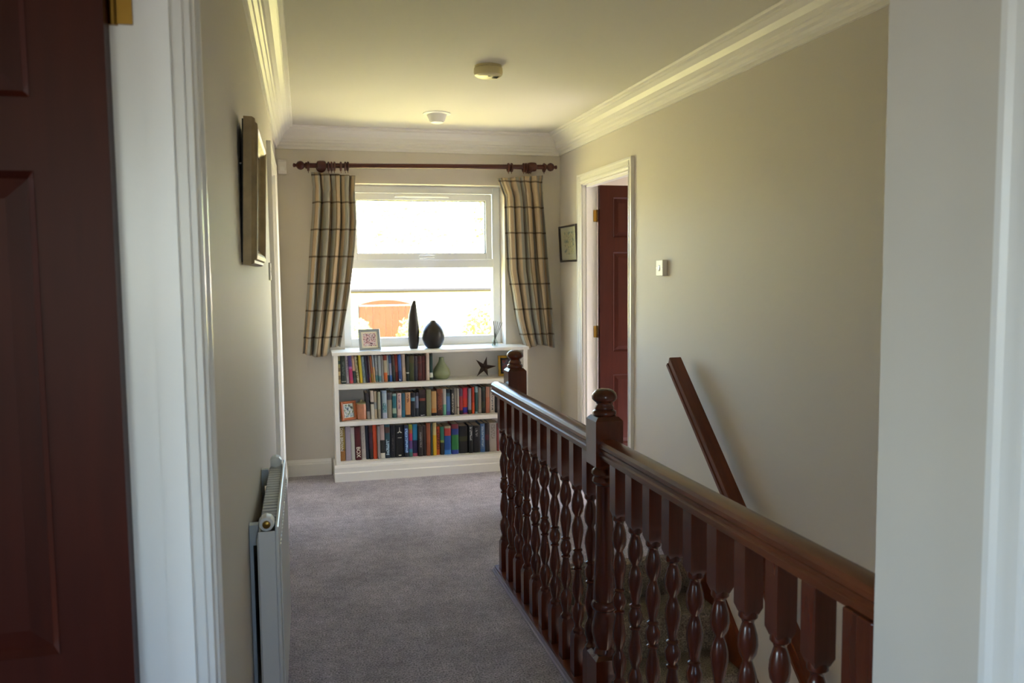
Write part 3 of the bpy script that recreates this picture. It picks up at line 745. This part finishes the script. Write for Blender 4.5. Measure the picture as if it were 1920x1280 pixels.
FPR = [(0, 0), (0, .014), (.003, .017), (.013, .015), (.018, .010), (.018, 0)]
M['photo1'] = print_mat('photo_pink', ['4a3a55', 'c99aa0', 'e8dfe6', '6f4a52'], 5, 2.2)
stand_frame('photo_frame', 'silver-grey photo frame leaning back on the sill', .405, 5.80, ZT+.001, .148, .150, .14, .28, 'frame_silver', FPR, .030, 'photo1', 'ink_white')
# reed diffuser
dx, dy = 1.378, 5.86
df = thing('reed_diffuser', 'small glass reed diffuser with dark sticks on the sill', 'diffuser', (dx, dy, ZT))
bm = NB(); lathe(bm, [(.001, 0), (.022, 0), (.024, .004), (.022, .028), (.012, .052), (.009, .060), (.009, .074), (.011, .076)], (dx, dy, ZT), 20); obj('bottle', bm, 'jarglass', df, smooth=True)
for a, b in ((.010, .005), (-.004, .008), (.040, -.006), (.058, .010), (-.012, -.010), (.026, .012)):
    bm = NB(); tube(bm, (dx-a*.35, dy-b, ZT+.006), (dx+a, dy+b, ZT+.185-abs(a)*.3), .0018, 6); obj('reed', bm, 'reed', df)

# ---------------------------------------------------------------- things on the shelves
bm = NB(); lathe(bm, [(.001, 0), (.040, 0), (.050, .006), (.062, .028), (.063, .045), (.054, .072), (.036, .100), (.022, .122), (.017, .140), (.016, .155), (.013, .154), (.013, .13)], (.984, 5.86, SH[2]), 30)
obj('green_vase', bm, 'green_vase', loc=(.984, 5.86, SH[2]), smooth=True, ang=70, label='sage green pear-shaped vase on the top shelf', cat='vase')
# five-armed star ornament
bm = NB(); ctr = Vector((1.306, 5.885, .738)); tilt = .10
outer = [at(913, 668, Y=5.88), at(931, 686, Y=5.88), at(915.5, 705, Y=5.88), at(894, 706, Y=5.88), at(892.5, 674, Y=5.88)]
cen = at(908.5, 688.5, Y=5.88)
tips = [Vector((p.x, 5.885, p.z)) for p in outer]; zmin = min(p.z for p in tips)
dz = SH[2]+.001-zmin
tips = [p+Vector((0, 0, dz)) for p in tips]; cen = Vector((cen.x, 5.885, cen.z+dz))
inn = []
for i in range(5):
    mdir = ((tips[i]-cen).normalized()+(tips[(i+1) % 5]-cen).normalized()).normalized(); inn.append(cen+mdir*.027)
fr_ = bm.verts.new(cen+Vector((0, -.016, 0))); bk_ = bm.verts.new(cen+Vector((0, .010, 0)))
tv = [bm.verts.new(p) for p in tips]; iv = [bm.verts.new(p) for p in inn]
for i in range(5):
    for c_ in (fr_, bk_):
        bm.faces.new((c_, tv[i], iv[i])); bm.faces.new((c_, iv[i], tv[(i+1) % 5]))
obj('star_ornament', bm, 'star', loc=(cen.x, 5.885, SH[2]), label='dark five-pointed star ornament standing on the top shelf', cat='ornament')
M['photo2'] = print_mat('photo_dark', ['1d2430', '4c5360', '7a2a2a', '20242c'], 4, 5.1)
stand_frame('photo_frame', 'gilt photo frame on the top shelf behind the far newel', 1.400, 5.855, SH[2]+.001, .150, .150, -.10, .16, 'frame_gold2', FPR, .030, 'photo2')
M['photo3'] = print_mat('photo_blue', ['24303a', '7d99a6', 'd4d4cc', '5d7550', '20262c'], 4.5, 8.4)
stand_frame('photo_frame', 'orange wooden photo frame on the middle shelf', .270, 5.770, SH[1]+.001, .115, .132, .45, .16, 'frame_orange', FPR, .022, 'photo3', 'ink_white')
jx, jy = .411, 5.83
jr = thing('candle_jar', 'copper-coloured lidded candle jar on the middle shelf', 'candle jar', (jx, jy, SH[1]))
bm = NB(); lathe(bm, [(.001, 0), (.036, 0), (.039, .004), (.039, .104), (.037, .108)], (jx, jy, SH[1]), 28); obj('jar', bm, 'copper', jr, smooth=True)
bm = NB(); lathe(bm, [(.040, .107), (.040, .112), (.030, .118), (.014, .124), (.010, .132), (.004, .136), (.001, .136)], (jx, jy, SH[1]), 24); obj('lid', bm, 'lid', jr, smooth=True)

# ---------------------------------------------------------------- books
def book_mat(stops, letters, seed):
    m = bpy.data.materials.new('book_cover'); m.use_nodes = True; nt = m.node_tree; n = nt.nodes; l = nt.links
    b = n['Principled BSDF']; b.inputs['Roughness'].default_value = .42
    tc = n.new('ShaderNodeTexCoord'); sp = n.new('ShaderNodeSeparateXYZ'); l.new(tc.outputs['Generated'], sp.inputs[0])
    r = n.new('ShaderNodeValToRGB'); cr = r.color_ramp; cr.interpolation = 'CONSTANT'; l.new(sp.outputs[2], r.inputs[0])
    while len(cr.elements) < len(stops): cr.elements.new(.5)
    for i, (p, c) in enumerate(stops): cr.elements[i].position = p; cr.elements[i].color = lin(c)
    cur = r.outputs[0]
    if letters:
        z0, z1, c, wdt = letters
        nz = n.new('ShaderNodeTexNoise'); mp = n.new('ShaderNodeMapping'); mp.inputs['Scale'].default_value = (3, 0, 26); mp.inputs['Location'].default_value = (seed, 0, seed)
        l.new(tc.outputs['Generated'], mp.inputs[0]); l.new(mp.outputs[0], nz.inputs[0]); nz.inputs['Scale'].default_value = 1; nz.inputs['Detail'].default_value = 1
        def M2(op, a, bv):
            k = n.new('ShaderNodeMath'); k.operation = op
            for i, q in enumerate((a, bv)):
                if isinstance(q, (int, float)): k.inputs[i].default_value = q
                else: l.new(q, k.inputs[i])
            return k.outputs[0]
        f = M2('GREATER_THAN', nz.outputs[0], .47)
        f = M2('MULTIPLY', f, M2('GREATER_THAN', sp.outputs[2], z0)); f = M2('MULTIPLY', f, M2('LESS_THAN', sp.outputs[2], z1))
        ax_ = M2('ABSOLUTE', M2('SUBTRACT', sp.outputs[0], .5), 0); f = M2('MULTIPLY', f, M2('LESS_THAN', ax_, wdt))
        x = n.new('ShaderNodeMix'); x.data_type = 'RGBA'; l.new(f, x.inputs[0]); l.new(cur, x.inputs[6]); x.inputs[7].default_value = lin(c); cur = x.outputs[2]
    l.new(cur, b.inputs['Base Color']); return m
def text_mesh(s, size, m):
    cu = bpy.data.curves.new('t', 'FONT'); cu.body = s; cu.size = size; cu.align_x = 'CENTER'; cu.align_y = 'CENTER'; cu.extrude = .0003; cu.offset = size*.012
    o = bpy.data.objects.new('t', cu); col.objects.link(o); bpy.context.view_layer.update()
    me = bpy.data.meshes.new_from_object(o.evaluated_get(bpy.context.evaluated_depsgraph_get()))
    bpy.data.objects.remove(o); bpy.data.curves.remove(cu); me.materials.clear(); me.materials.append(M[m]); return me
FY = 5.793
# (px left, px right at the shelf, px height, top lean px, description, colour stops from the foot up, lettering)
TOP = [
 (632.5, 639, 51, 0, 'striped tan and green', [(0, 'b79a63'), (.16, '7a6440'), (.3, 'c0a878'), (.45, '6b5a34'), (.58, '8f8a56'), (.72, '2f4a3c'), (.84, '7d7a4a')], None),
 (640, 649, 52, -1.5, 'dark slate green', [(0, '1f2a27'), (.06, '9a9a90'), (.1, '27332f')], (.3, .8, '5a6660', .2)),
 (650, 655, 52, -4.6, 'slim pale lilac', [(0, 'c9bfc8')], (.25, .85, '8d8794', .15)),
 (655.6, 662.4, 52, -4.6, 'magenta and purple', [(0, 'b8454a'), (.12, 'a72c62'), (.52, 'b06aa0'), (.6, '4c3a78')], None),
 (662.8, 668.4, 51, -5, 'peach-topped teal', [(0, '324a52'), (.2, '1f3430'), (.45, 'caa088'), (.9, 'b08a78')], None),
 (669.5, 674.2, 50, -4.4, 'cream slim', [(0, 'a39a80'), (.12, 'c9c0a0')], (.2, .9, '6d6850', .2)),
 (675, 680.2, 52, -3.2, 'bright yellow', [(0, 'cfae1e'), (.2, 'c2b02e')], None),
 (681.2, 686.8, 49, -3.4, 'light blue-grey', [(0, '93a5b0')], (.2, .8, '6d8290', .2)),
 (687, 690, 51, -3.6, 'slim navy', [(0, '1d2438')], None),
 (690.2, 693.2, 51, -3.6, 'deep plum', [(0, '54306a'), (.3, '3d1c34')], None),
 (693.4, 696, 50, -3.4, 'slim grey-brown', [(0, '9a4a34'), (.2, '6a5a58')], None),
 (696.2, 700.4, 50, -3.6, 'golden brown', [(0, '8f6a18'), (.35, '8a4a20')], None),
 (700.6, 704.2, 52, -3.2, 'grey-and-peach', [(0, 'c89a6c'), (.55, '8d98a4')], None),
 (704.4, 710.2, 51, -1.8, 'teal-footed silver', [(0, '9aa4a6'), (.06, '5c8c90'), (.26, '99a0a4')], (.4, .9, 'b9bec0', .25)),
 (710.4, 715.4, 50, -1.6, 'pale grey paperback', [(0, '8f9a9c'), (.06, '4f8088'), (.24, '9aa2a6')], None),
 (715.6, 719.8, 50, -1.4, 'warm grey', [(0, '85827f')], None),
 (720, 726.8, 51, -.8, 'cream and orange', [(0, 'b86a3a'), (.1, 'c8642a'), (.34, 'b3a68c'), (.8, '7a2c20')], None),
 (727, 730.4, 50, -1.6, 'white-topped teal', [(0, '1f5a68'), (.25, 'b3bfc0')], None),
 (730.8, 736, 50, -3, 'lavender blue', [(0, '3058a0'), (.25, '8486a0'), (.7, '2f4a78')], None),
 (736.4, 741.8, 50, -2, 'black-brown', [(0, '1b211f'), (.6, '3c2a24')], None),
 (742.2, 747.8, 51, -1.6, 'brick red', [(0, '6e2420'), (.35, 'a3503c'), (.6, 'a4382a')], None),
 (748, 754, 51, -2, 'royal blue', [(0, '2a4280'), (.4, '3a5aa0')], (.04, .1, 'd0d4e0', .2)),
 (754.6, 762, 51, -1.8, 'thick cream', [(0, 'cdb49c'), (.5, 'c0ad9c')], None),
 (762.2, 767.4, 48, 0, 'white-marked black', [(0, '1a1f17'), (.3, 'd8d8d0'), (.35, '1d2018')], None),
 (767.6, 776.6, 48, 0, 'olive green', [(0, '3a4018'), (.7, '4a4220')], None),
 (777.2, 783, 47, 0, 'dark slate', [(0, '272634'), (.6, '33282c')], None),
 (783.4, 791, 47, 0, 'banded dark red', [(0, '4a1614'), (.2, '5c1c18'), (.3, '4a1614'), (.7, '64241c'), (.76, '4c1814')], None),
 (791.2, 799, 47, 0, 'oxblood red', [(0, '521a18'), (.75, '6a2a20'), (.8, '561a18')], None),
 (799.6, 805.4, 53, 0, 'tall ivory', [(0, 'cdb7a6')], (.33, .36, '7a3a34', .2)),
 (806.2, 812, 51, 0, 'bottle green', [(0, '10241f'), (.1, 'c8ccc4'), (.28, '17352e'), (.9, '0c1512')], None),
]
MID = [
 (688.5, 695, 49, -3, 'leaning charcoal', [(0, '8a8480'), (.3, '2e2c2e'), (.75, '3a3234')], None),
 (696, 702.4, 53.5, -1.5, 'black-spotted off-white', [(0, 'c9c2b2'), (.52, '1c1a18'), (.6, 'c4b6a8')], None),
 (702.8, 708, 52, -1, 'narrow cream', [(0, 'c8b69c'), (.35, '9ca0a4'), (.6, 'b6a890')], None),
 (709, 714.4, 51, -.6, 'pale greenish', [(0, '8f8a78'), (.35, 'a6a890')], None),
 (714.7, 716.6, 51, 0, 'very slim navy', [(0, '1f2c3e')], None),
 (717, 726, 53, -.5, 'ice blue', [(0, 'b0b3c4'), (.2, '7a9aa4'), (.45, '9fb0bc'), (.9, '8fa0b8')], (.25, .55, '2f6a72', .3)),
 (726.4, 735.8, 48, 0, 'stone grey', [(0, '8f887a'), (.72, '4a4650'), (.9, '5a5458')], None),
 (736.2, 743.6, 46, 0, 'pale-labelled teal', [(0, '24504e'), (.18, '9ab0a0'), (.4, '1f6470'), (.9, '8fa49a')], None),
 (745, 753, 46.5, 0, 'blush white', [(0, 'b39a9a'), (.1, 'd0b4ac')], (.35, .95, '8a6a7c', .25)),
 (753.4, 760, 46, 0, 'petrol blue', [(0, '2a6a80'), (.3, '2c5a6a')], None),
 (760.5, 770.4, 47, 0, 'apricot', [(0, '2e1f18'), (.1, 'c08a5a'), (.75, 'c09a78')], (.6, .95, '7a4a34', .2)),
 (771, 778.6, 46, 0, 'blue-disc black', [(0, '15181c'), (.66, '5a8aa0'), (.8, '14161a')], None),
 (779, 785.6, 46, 0, 'dusky lavender', [(0, '20242c'), (.35, '6a6c80'), (.85, '2a2630')], None),
 (786.4, 799.4, 51, 0, 'thick red-swirled black', [(0, '121212'), (.58, '7a3a30'), (.68, '2a1a1a'), (.82, '3c2a28')], (.02, .06, 'c8c8c8', .3)),
 (800, 808.8, 51, 0, 'olive beige', [(0, '7d7c5c')], None),
 (809.4, 819, 47, 0, 'flame-marked tan', [(0, '2a1a14'), (.12, 'b4783e'), (.3, 'b89058')], None),
 (819.8, 831, 51, 0, 'rust brown', [(0, '3c1a12'), (.4, '63301e'), (.85, '8a4a28')], (.2, .9, '8a4a30', .3)),
 (831.2, 837.4, 51, 0, 'white over mint', [(0, '6aa68a'), (.4, 'b8b4a8')], None),
 (837.6, 845.4, 50, 0, 'cornflower blue', [(0, '4a4a90'), (.14, '4a6ea4'), (.72, '3a5a62'), (.85, '24282c')], None),
 (846, 852.4, 49, 0, 'black lettered', [(0, '14130f')], (.06, .85, 'b0a898', .25)),
 (852.6, 857, 51, 0, 'ivory', [(0, 'bdb3a6')], None),
 (857.2, 861.2, 51, 0, 'bone white', [(0, 'b7ab9a'), (.25, '6a5c50'), (.3, 'b9ad9e')], None),
 (861.6, 868, 50, 0, 'mauve-topped red', [(0, '1f1a20'), (.16, 'a02c30'), (.7, '5a4058')], None),
 (868.2, 877.6, 51, 0, 'crimson and orange', [(0, '8a2a5a'), (.06, '2a2090'), (.26, 'c83a24'), (.6, 'c22a40')], None),
 (878, 884, 50, 0, 'lavender grey', [(0, '4a4a20'), (.16, '8c8a98')], None),
 (885, 890.6, 52, 0, 'vermilion', [(0, 'c84a18'), (.42, 'a8300e')], None),
 (891, 896.2, 53, 0, 'blue-topped teal', [(0, '8aa4ac'), (.08, '22504c'), (.78, '8fb4bc')], None),
 (896.6, 903.2, 50, 0, 'putty grey', [(0, '989088'), (.16, '8a7f76')], None),
 (903.8, 910.8, 51, 0, 'dark moss green', [(0, '1e1c14'), (.2, '343418'), (.45, '1c201a'), (.85, '2c3c30')], None),
 (911.4, 918.8, 51, 0, 'salmon', [(0, 'b06a50'), (.6, 'b0806a')], None),
 (919.4, 928.4, 50, 0, 'dark-lettered white', [(0, 'c8c0b4')], (.1, .9, '4a5058', .18)),
 (929, 934.6, 50, 0, 'soot black', [(0, '141414')], None),
]
BOT = [
 (637, 648, 65, 0, 'gold and tan', [(0, '9c6a34'), (.3, '6a5028'), (.33, '8a7434'), (.92, '70602a')], None),
 (648.6, 658.6, 64, -.4, 'pale mauve-grey', [(0, 'a49aa6')], None),
 (659, 666.4, 62, -1.4, 'white', [(0, 'b4b4aa'), (.8, 'c0b8b4')], None),
 (666.8, 678, 63, -2.4, 'dark red', [(0, '541014')], None),
 (678.6, 686.6, 64, -1.4, 'cream jacketed', [(0, 'd0cac0'), (.05, 'b4aaa0')], (.3, .8, '9a928a', .15)),
 (687, 692.6, 64, -1, 'slate blue', [(0, '232b3c')], None),
 (693, 699.8, 64, -1, 'black and maroon', [(0, '181216'), (.3, '3a1428'), (.8, '4a2a24')], None),
 (700.4, 708, 65, -1, 'bright orange', [(0, 'd4502a')], None),
 (708.4, 713.4, 62, -.6, 'narrow grey', [(0, '8f8884')], None),
 (714, 722.6, 64, -1, 'black-centred white', [(0, 'c9c4b8'), (.16, '1f211f'), (.54, 'c2a8a2')], None),
 (723, 732.2, 64, -.6, 'dark teal', [(0, '1c2c38'), (.55, '2c5058'), (.75, '5a3c34'), (.92, '2a5a68')], (.1, .55, 'a8c0d0', .3)),
 (732.6, 741.8, 62, 0, 'charcoal', [(0, '1d1c1e')], (.2, .7, '504a48', .15)),
 (742, 758.4, 62, 0, 'thick white-emblem black', [(0, '141416')], None),
 (758.8, 766.6, 61, 0, 'midnight blue', [(0, '141620'), (.14, '1c3a74'), (.9, '22304a')], (.14, .9, '9ac0e8', .3)),
 (767, 774, 62, 0, 'rainbow', [(0, '3c6a60'), (.14, '2c7a90'), (.24, '5a3a7a'), (.5, 'b02a54'), (.72, 'b0602c'), (.85, '8a9a28')], None),
 (774.4, 783.6, 62, 0, 'cyan over navy', [(0, 'b8506a'), (.1, '1e1c48'), (.5, '2a86b0')], None),
 (784.8, 793.4, 58, 0, 'smoky brown', [(0, '2e2420'), (.6, '38302c')], (.3, .8, '8a8480', .18)),
 (793.7, 799.4, 58, 0, 'dark chocolate', [(0, '2c1a16')], None),
 (800, 807.6, 63, 0, 'terracotta', [(0, '8a4622'), (.4, '98502e')], None),
 (808, 811.8, 62, 0, 'slim bottle-green', [(0, '2c3a2a')], None),
 (812.2, 818.8, 63, 0, 'yellow and cream', [(0, 'd4a81c'), (.62, 'cdb878')], None),
 (819.2, 825.8, 55, 0, 'flame orange', [(0, 'c05a20'), (.6, 'b84418')], (.2, .9, '4a1a10', .3)),
 (826.4, 833, 54, 0, 'green over black', [(0, '1c1f1e'), (.44, '8a9a40'), (.52, '1c6a54')], None),
 (833.8, 846, 55, 0, 'red-topped blue', [(0, '3a7cc4'), (.16, '1f4c94'), (.66, 'b03a34'), (.92, 'a89878')], None),
 (847.4, 860.6, 58, 0, 'blue-banded green', [(0, '2a3c90'), (.14, '2f7a40'), (.64, '2a3c84'), (.84, '7a2a34')], None),
 (862, 878, 53, 0, 'thick olive-banded black', [(0, '141414'), (.44, '3c3a1c'), (.62, '151516')], None),
 (879.4, 887.2, 54, 0, 'white-figured black', [(0, '131313')], (.45, .95, 'b8b8b4', .25)),
 (887.8, 900.8, 53, 0, 'broad jet-black', [(0, '121212')], (.6, .9, '9a9a98', .15)),
 (901.2, 909.8, 56, 0, 'steel blue', [(0, '34609a'), (.1, '4a6c98')], (.2, .9, 'a8bccc', .2)),
 (910.2, 918.4, 56, 0, 'black cherry', [(0, '1c1618'), (.4, '4a1a28'), (.6, '241a1e')], None),
 (918.8, 932, 56, 0, 'large white', [(0, 'aca49c')], (.45, .95, '8a847e', .3)),
 (932.4, 936.6, 55, 0, 'rose pink', [(0, '8a3a3c')], None),
]
def px_to_x(p, z): 
    # pixel along the shelf -> X on the spine plane
    q = at(p, 700+(.665-z)*272, Y=FY); return q.x
used_labels = set()
for shelf, rows, z in (('top', TOP, SH[2]), ('middle', MID, SH[1]), ('bottom', BOT, SH[0])):
    lim = {'top': .632+.2335-.665, 'middle': .220, 'bottom': .250}[shelf]
    gname = 'books on the %s shelf' % shelf
    N = len(rows); prev = None
    for i, (a, b, hp, lp, desc, stops, let) in enumerate(rows):
        x0, x1 = max(BX0+.0315, px_to_x(a, z)), px_to_x(b, z)
        if prev: x0 = max(x0, prev[0]+.0003)
        wd = max(.006, x1-x0-.0008)
        h = min(hp*.00372, lim-.004); tn = -lp*.00372/h
        if prev: tn = min(tn, prev[1]+(x0-prev[0])/h)
        else: tn = min(tn, (x0-BX0-.031)/h)
        tn = max(tn, 0); th = math.atan(tn); prev = (x0+wd/math.cos(th), tn)
        h = min(h, (lim-.004)/max(.9, math.cos(th))-.001)
        dep = min(.165, .11+h*.25); jf = random.uniform(-.006, .008)
        y0 = FY+jf; y1 = min(y0+dep, YB-.012)
        bm = NB(); cv = .0022 if wd > .012 else .0012
        # cover: rounded spine + two boards
        arc = [(wd*(.5-.5*math.cos(PI*k/6)), y0+.004-.004*math.sin(PI*k/6)) for k in range(7)]
        pts = arc+[(wd, y1), (wd-cv, y1), (wd-cv, y0+.006), (cv, y0+.006), (cv, y1), (0, y1)]
        prism(bm, pts, 'Z', 0, h)
        lean = Matrix.Rotation(-th, 4, 'Y')
        bm2 = NB(); box(bm2, cv, wd-cv, y0+.0062, y1-.004, .003, h-.003)
        for q in (bm, bm2):
            bmesh.ops.transform(q, matrix=lean, verts=q.verts[:])
            for v in q.verts: v.co += Vector((x0, 0, z))
        mn = min(v.co.z for v in bm.verts)
        for q in (bm, bm2):
            for v in q.verts: v.co.z += z+.0004-mn
        left = rows[i-1][4] if i else None; right = rows[i+1][4] if i+1 < N else None
        if left and right: lab = '%s book between the %s and %s books, %s shelf' % (desc, left, right, shelf)
        elif right: lab = '%s book at the end of the %s shelf row beside the %s book' % (desc, shelf, right)
        else: lab = '%s book at the end of the %s shelf row beside the %s book' % (desc, shelf, left)
        ws = lab.split()
        if len(ws) > 16 or (len(ws) > 14 and ',' in lab and len(lab) > 100): lab = '%s book beside the %s book on the %s shelf' % (desc, left or right, shelf)
        m = book_mat(stops, let, i*1.37+len(rows))
        o = obj('book', bm, m, loc=(x0+wd/2, y0+dep/2, z), smooth=True, ang=40, label=lab, cat='book', group=gname)
        obj('pages', bm2, 'pages', o)
        def lettering(s, size, zf, rot, m_='ink_white', dxx=0):
            me = text_mesh(s, size, m_)
            R_ = Matrix.Rotation(PI/2, 4, 'X')
            me.transform(Matrix.Rotation(rot, 4, 'Z')); me.transform(R_)
            me.transform(Matrix.Translation((wd/2+dxx, y0-.0008, h*zf))); me.transform(lean); me.transform(Matrix.Translation((x0, 0, z+.0004)))
            t_ = bpy.data.objects.new('lettering', me); col.objects.link(t_); t_.parent = o; me.transform(Matrix.Translation(-ORI[o.name])); ORI[t_.name] = ORI[o.name]
        if shelf == 'bottom' and desc == 'dark red': lettering('BOX', .036, .24, -PI/2)
        if shelf == 'bottom' and desc == 'gold and tan': lettering('DAN BROWN', .026, .62, -PI/2, dxx=-.006)
        if desc == 'thick white-emblem black':
            e = NB(); cx = x0+wd/2
            for P in ([(cx-.003, .78), (cx+.003, .78), (cx+.0015, .93), (cx-.0015, .93)], [(cx-.018, .76), (cx-.008, .75), (cx, .785), (cx+.008, .75), (cx+.018, .76), (cx+.006, .80), (cx-.006, .80)], [(cx-.013, .60), (cx+.013, .60), (cx+.013, .615), (cx-.013, .615)], [(cx-.009, .05), (cx+.009, .05), (cx+.009, .08), (cx-.009, .08)]):
                prism(e, [(p[0], z+p[1]*h) for p in P], 'Y', y0-.0012, y0+.001)
            obj('emblem', e, 'ink_white', o)
# two books lying flat on top of the middle row
for xa, xb, zz, c_, lab in ((.47, .60, .203, '4a2c1c', 'brown book lying flat on top of the pale books, middle shelf'), (.64, .83, .196, '54301f', 'reddish-brown book lying flat on top of the teal and apricot books')):
    bm = NB(); zb = SH[1]+zz
    prism(bm, [(5.83, zb), (5.955, zb), (5.955, zb+.0015), (5.835, zb+.0015), (5.835, zb+.0105), (5.955, zb+.0105), (5.955, zb+.012), (5.83, zb+.012)], 'X', xa, xb)
    o = obj('book', bm, book_mat([(0, c_)], None, 1), loc=((xa+xb)/2, 5.89, zb), label=lab, cat='book', group='books lying flat on the middle row')
    bm = NB(); box(bm, xa+.003, xb-.003, 5.8352, 5.952, zb+.0016, zb+.0104); obj('pages', bm, 'pages', o)

# ---------------------------------------------------------------- outdoors, seen through the window
M['lawn'] = mat('lawn', (202, 188, 116), .95, .05, var=(.2, 2), bump=(.3, 30))
M['bounce_grey'] = mat('neutral_ground_grey', (88, 88, 92), .9, .1, var=(.1, 3))
M['render'] = mat('pale_rendered_wall', (236, 226, 205), .9, .1, var=(.06, 4))
M['tiles'] = mat('pale_roof_tiles', (222, 205, 190), .8, .2, var=(.1, 6))
M['garage_door'] = mat('garage_door_wood', (118, 60, 40), .6, .3, var=(.12, 3), wood=(5, 5, .5))
M['gutter'] = mat('gutter_plastic', (36, 30, 26), .5, .4)
M['bark'] = mat('bark', (176, 168, 146), .9, .1)
def leaf_mat(name, c):
    m = mat(name, c, .6, .3, var=(.2, 3)); nt = m.node_tree; b = nt.nodes['Principled BSDF']; t = nt.nodes.new('ShaderNodeBsdfTranslucent'); t.inputs[0].default_value = lin(c)
    x = nt.nodes.new('ShaderNodeMixShader'); x.inputs[0].default_value = .4; nt.links.new(b.outputs[0], x.inputs[1]); nt.links.new(t.outputs[0], x.inputs[2]); nt.links.new(x.outputs[0], nt.nodes['Material Output'].inputs[0]); return m
M['leaf1'] = leaf_mat('bright_leaves', (172, 180, 80)); M['leaf2'] = leaf_mat('yellow_green_leaves', (206, 210, 118))
GZ = -2.7
bm = NB(); vv = [bm.verts.new(p) for p in ((-60, 6.3, GZ), (60, 6.3, GZ), (-60, 20, GZ+.25), (60, 20, GZ+.25), (-60, 33, GZ+.9), (60, 33, GZ+.9), (-90, 120, GZ+4), (90, 120, GZ+4))]
for i in (0, 2, 4): bm.faces.new((vv[i], vv[i+1], vv[i+3], vv[i+2]))
obj('ground', bm, 'lawn', **S)
simple('ground_unseen', [(-60, 60, -60, 6.3, GZ-.1, GZ)], 'bounce_grey', **S)  # unseen ground, greyed so it bounces no green light indoors
gy = 34.0; GG = GZ+.9
gb = thing('garage_building', 'pale rendered garage with a long gutter across the garden', 'building', (5, gy, GG))
simple('wall', [(-1.0, 12.5, gy, gy+6, GG, .93)], 'render', gb)
bm = NB(); prism(bm, [(gy-.35, .93), (gy+3, 2.7), (gy+6.3, .93), (gy+6.3, .83), (gy+3, 2.55), (gy-.35, .83)], 'X', -1.3, 12.8); obj('roof', bm, 'tiles', gb)
simple('fascia', [(-1.3, 12.8, gy-.36, gy-.33, .74, .94)], 'render', gb)
bm = NB(); tube(bm, (-1.3, gy-.44, .83), (12.8, gy-.44, .815), .09, 10); go = obj('gutter', bm, 'gutter', gb)
for x in (.9, 3.55, 4.6, 5.65, 6.9, 8.2):
    bm = NB(); box(bm, x-.03, x+.03, gy-.48, gy-.34, .75, .90); obj('gutter_clip', bm, 'gutter', go)
gd = thing('garage_door', 'brown boarded garage door with an arched top', 'garage door', (3.44, gy-.03, GG))
gx0, gx1, gs, ga = 2.40, 4.50, .20, .445
nb = 8
for k in range(nb):
    x0, x1 = gx0+(gx1-gx0)*k/nb+.006, gx0+(gx1-gx0)*(k+1)/nb-.006
    simple('board', [(x0, x1, gy-.05, gy-.005, GG+.05, gs)], 'garage_door', gd)
bm = NB(); pts = [(gx0, gs+.05)]+[(gx0+(gx1-gx0)*k/16, gs+.07+(ga-gs-.07)*(1-((k-8)/8)**2)) for k in range(17)]+[(gx1, gs+.05)]
prism(bm, [(x, z) for x, z in pts], 'Y', gy-.05, gy-.005); obj('arched_head', bm, 'garage_door', gd)
simple('head_rail', [(gx0, gx1, gy-.075, gy-.005, gs, gs+.05)], 'render', gd)
simple('jamb', [(gx0-.04, gx0+.006, gy-.06, gy-.005, GG, gs+.06)], 'gutter', gd)
def foliage(bm, c, rad, n, size, rnd):
    c = Vector(c)
    for _ in range(n):
        while True:
            p = Vector((rnd.uniform(-1, 1), rnd.uniform(-1, 1), rnd.uniform(-1, 1)))
            if .25 < p.length < 1: break
        p = Vector((p.x*rad[0], p.y*rad[1], p.z*rad[2]))+c
        a = Vector((rnd.gauss(0, 1), rnd.gauss(0, 1), rnd.gauss(0, 1))).normalized(); b_ = a.orthogonal().normalized()*size*rnd.uniform(.5, 1); a *= size*rnd.uniform(.6, 1.3)
        q = [bm.verts.new(p+d_) for d_ in (-a, b_*.7, a, -b_*.7)]
        bm.faces.new(q)
def tree(name, label, cat, x, y, z, h, rad, n, leaf, size, seed, group):
    rnd = random.Random(seed); t = thing(name, label, cat, (x, y, z), group)
    bm = NB()
    if h > 2:
        tube(bm, (x, y, z), (x+.1, y, z+h*.6), .16, 8)
        for k in range(5):
            a = k*1.3; tube(bm, (x+.05, y, z+h*.4), (x+rad[0]*.5*math.cos(a), y+rad[1]*.5*math.sin(a), z+h*.7), .06, 6)
        obj('trunk', bm, 'bark', t)
    else:
        for k in range(6):
            a = k*1.05; tube(bm, (x, y, z), (x+rad[0]*.6*math.cos(a), y+rad[1]*.6*math.sin(a), z+h*.7), .02, 5)
        obj('stem', bm, 'bark', t)
    bm = NB(); foliage(bm, (x, y, z+h-rad[2]), rad, n, size, rnd); f = obj('foliage', bm, leaf, t, kind='stuff')
tree('garden_tree', 'pale sunlit tree rising behind the garage roof', 'tree', 6.4, 50, GZ+1.4, 10.5, (3.4, 3, 4.2), 1700, 'leaf2', .22, 3, 'trees beyond the garage')
tree('garden_tree', 'broad sunlit tree filling the right of the upper pane', 'tree', 14.6, 52, GZ+1.4, 9.5, (3.8, 3, 3.8), 1700, 'leaf1', .22, 4, 'trees beyond the garage')
tree('shrub', 'low bush growing at the left foot of the arched garage door', 'shrub', 2.15, 31.5, GZ+.8, 1.75, (.55, .5, .8), 500, 'leaf2', .09, 5, 'shrubs in front of the garage')
tree('shrub', 'spiky bush growing in front of the right half of the garage door', 'shrub', 4.35, 31.5, GZ+.8, 1.9, (.75, .5, .9), 700, 'leaf2', .10, 6, 'shrubs in front of the garage')
tree('shrub', 'bright leafy bush against the blank garage wall', 'shrub', 7.1, 31.8, GZ+.8, 2.2, (.9, .5, 1.0), 700, 'leaf1', .10, 7, 'shrubs in front of the garage')
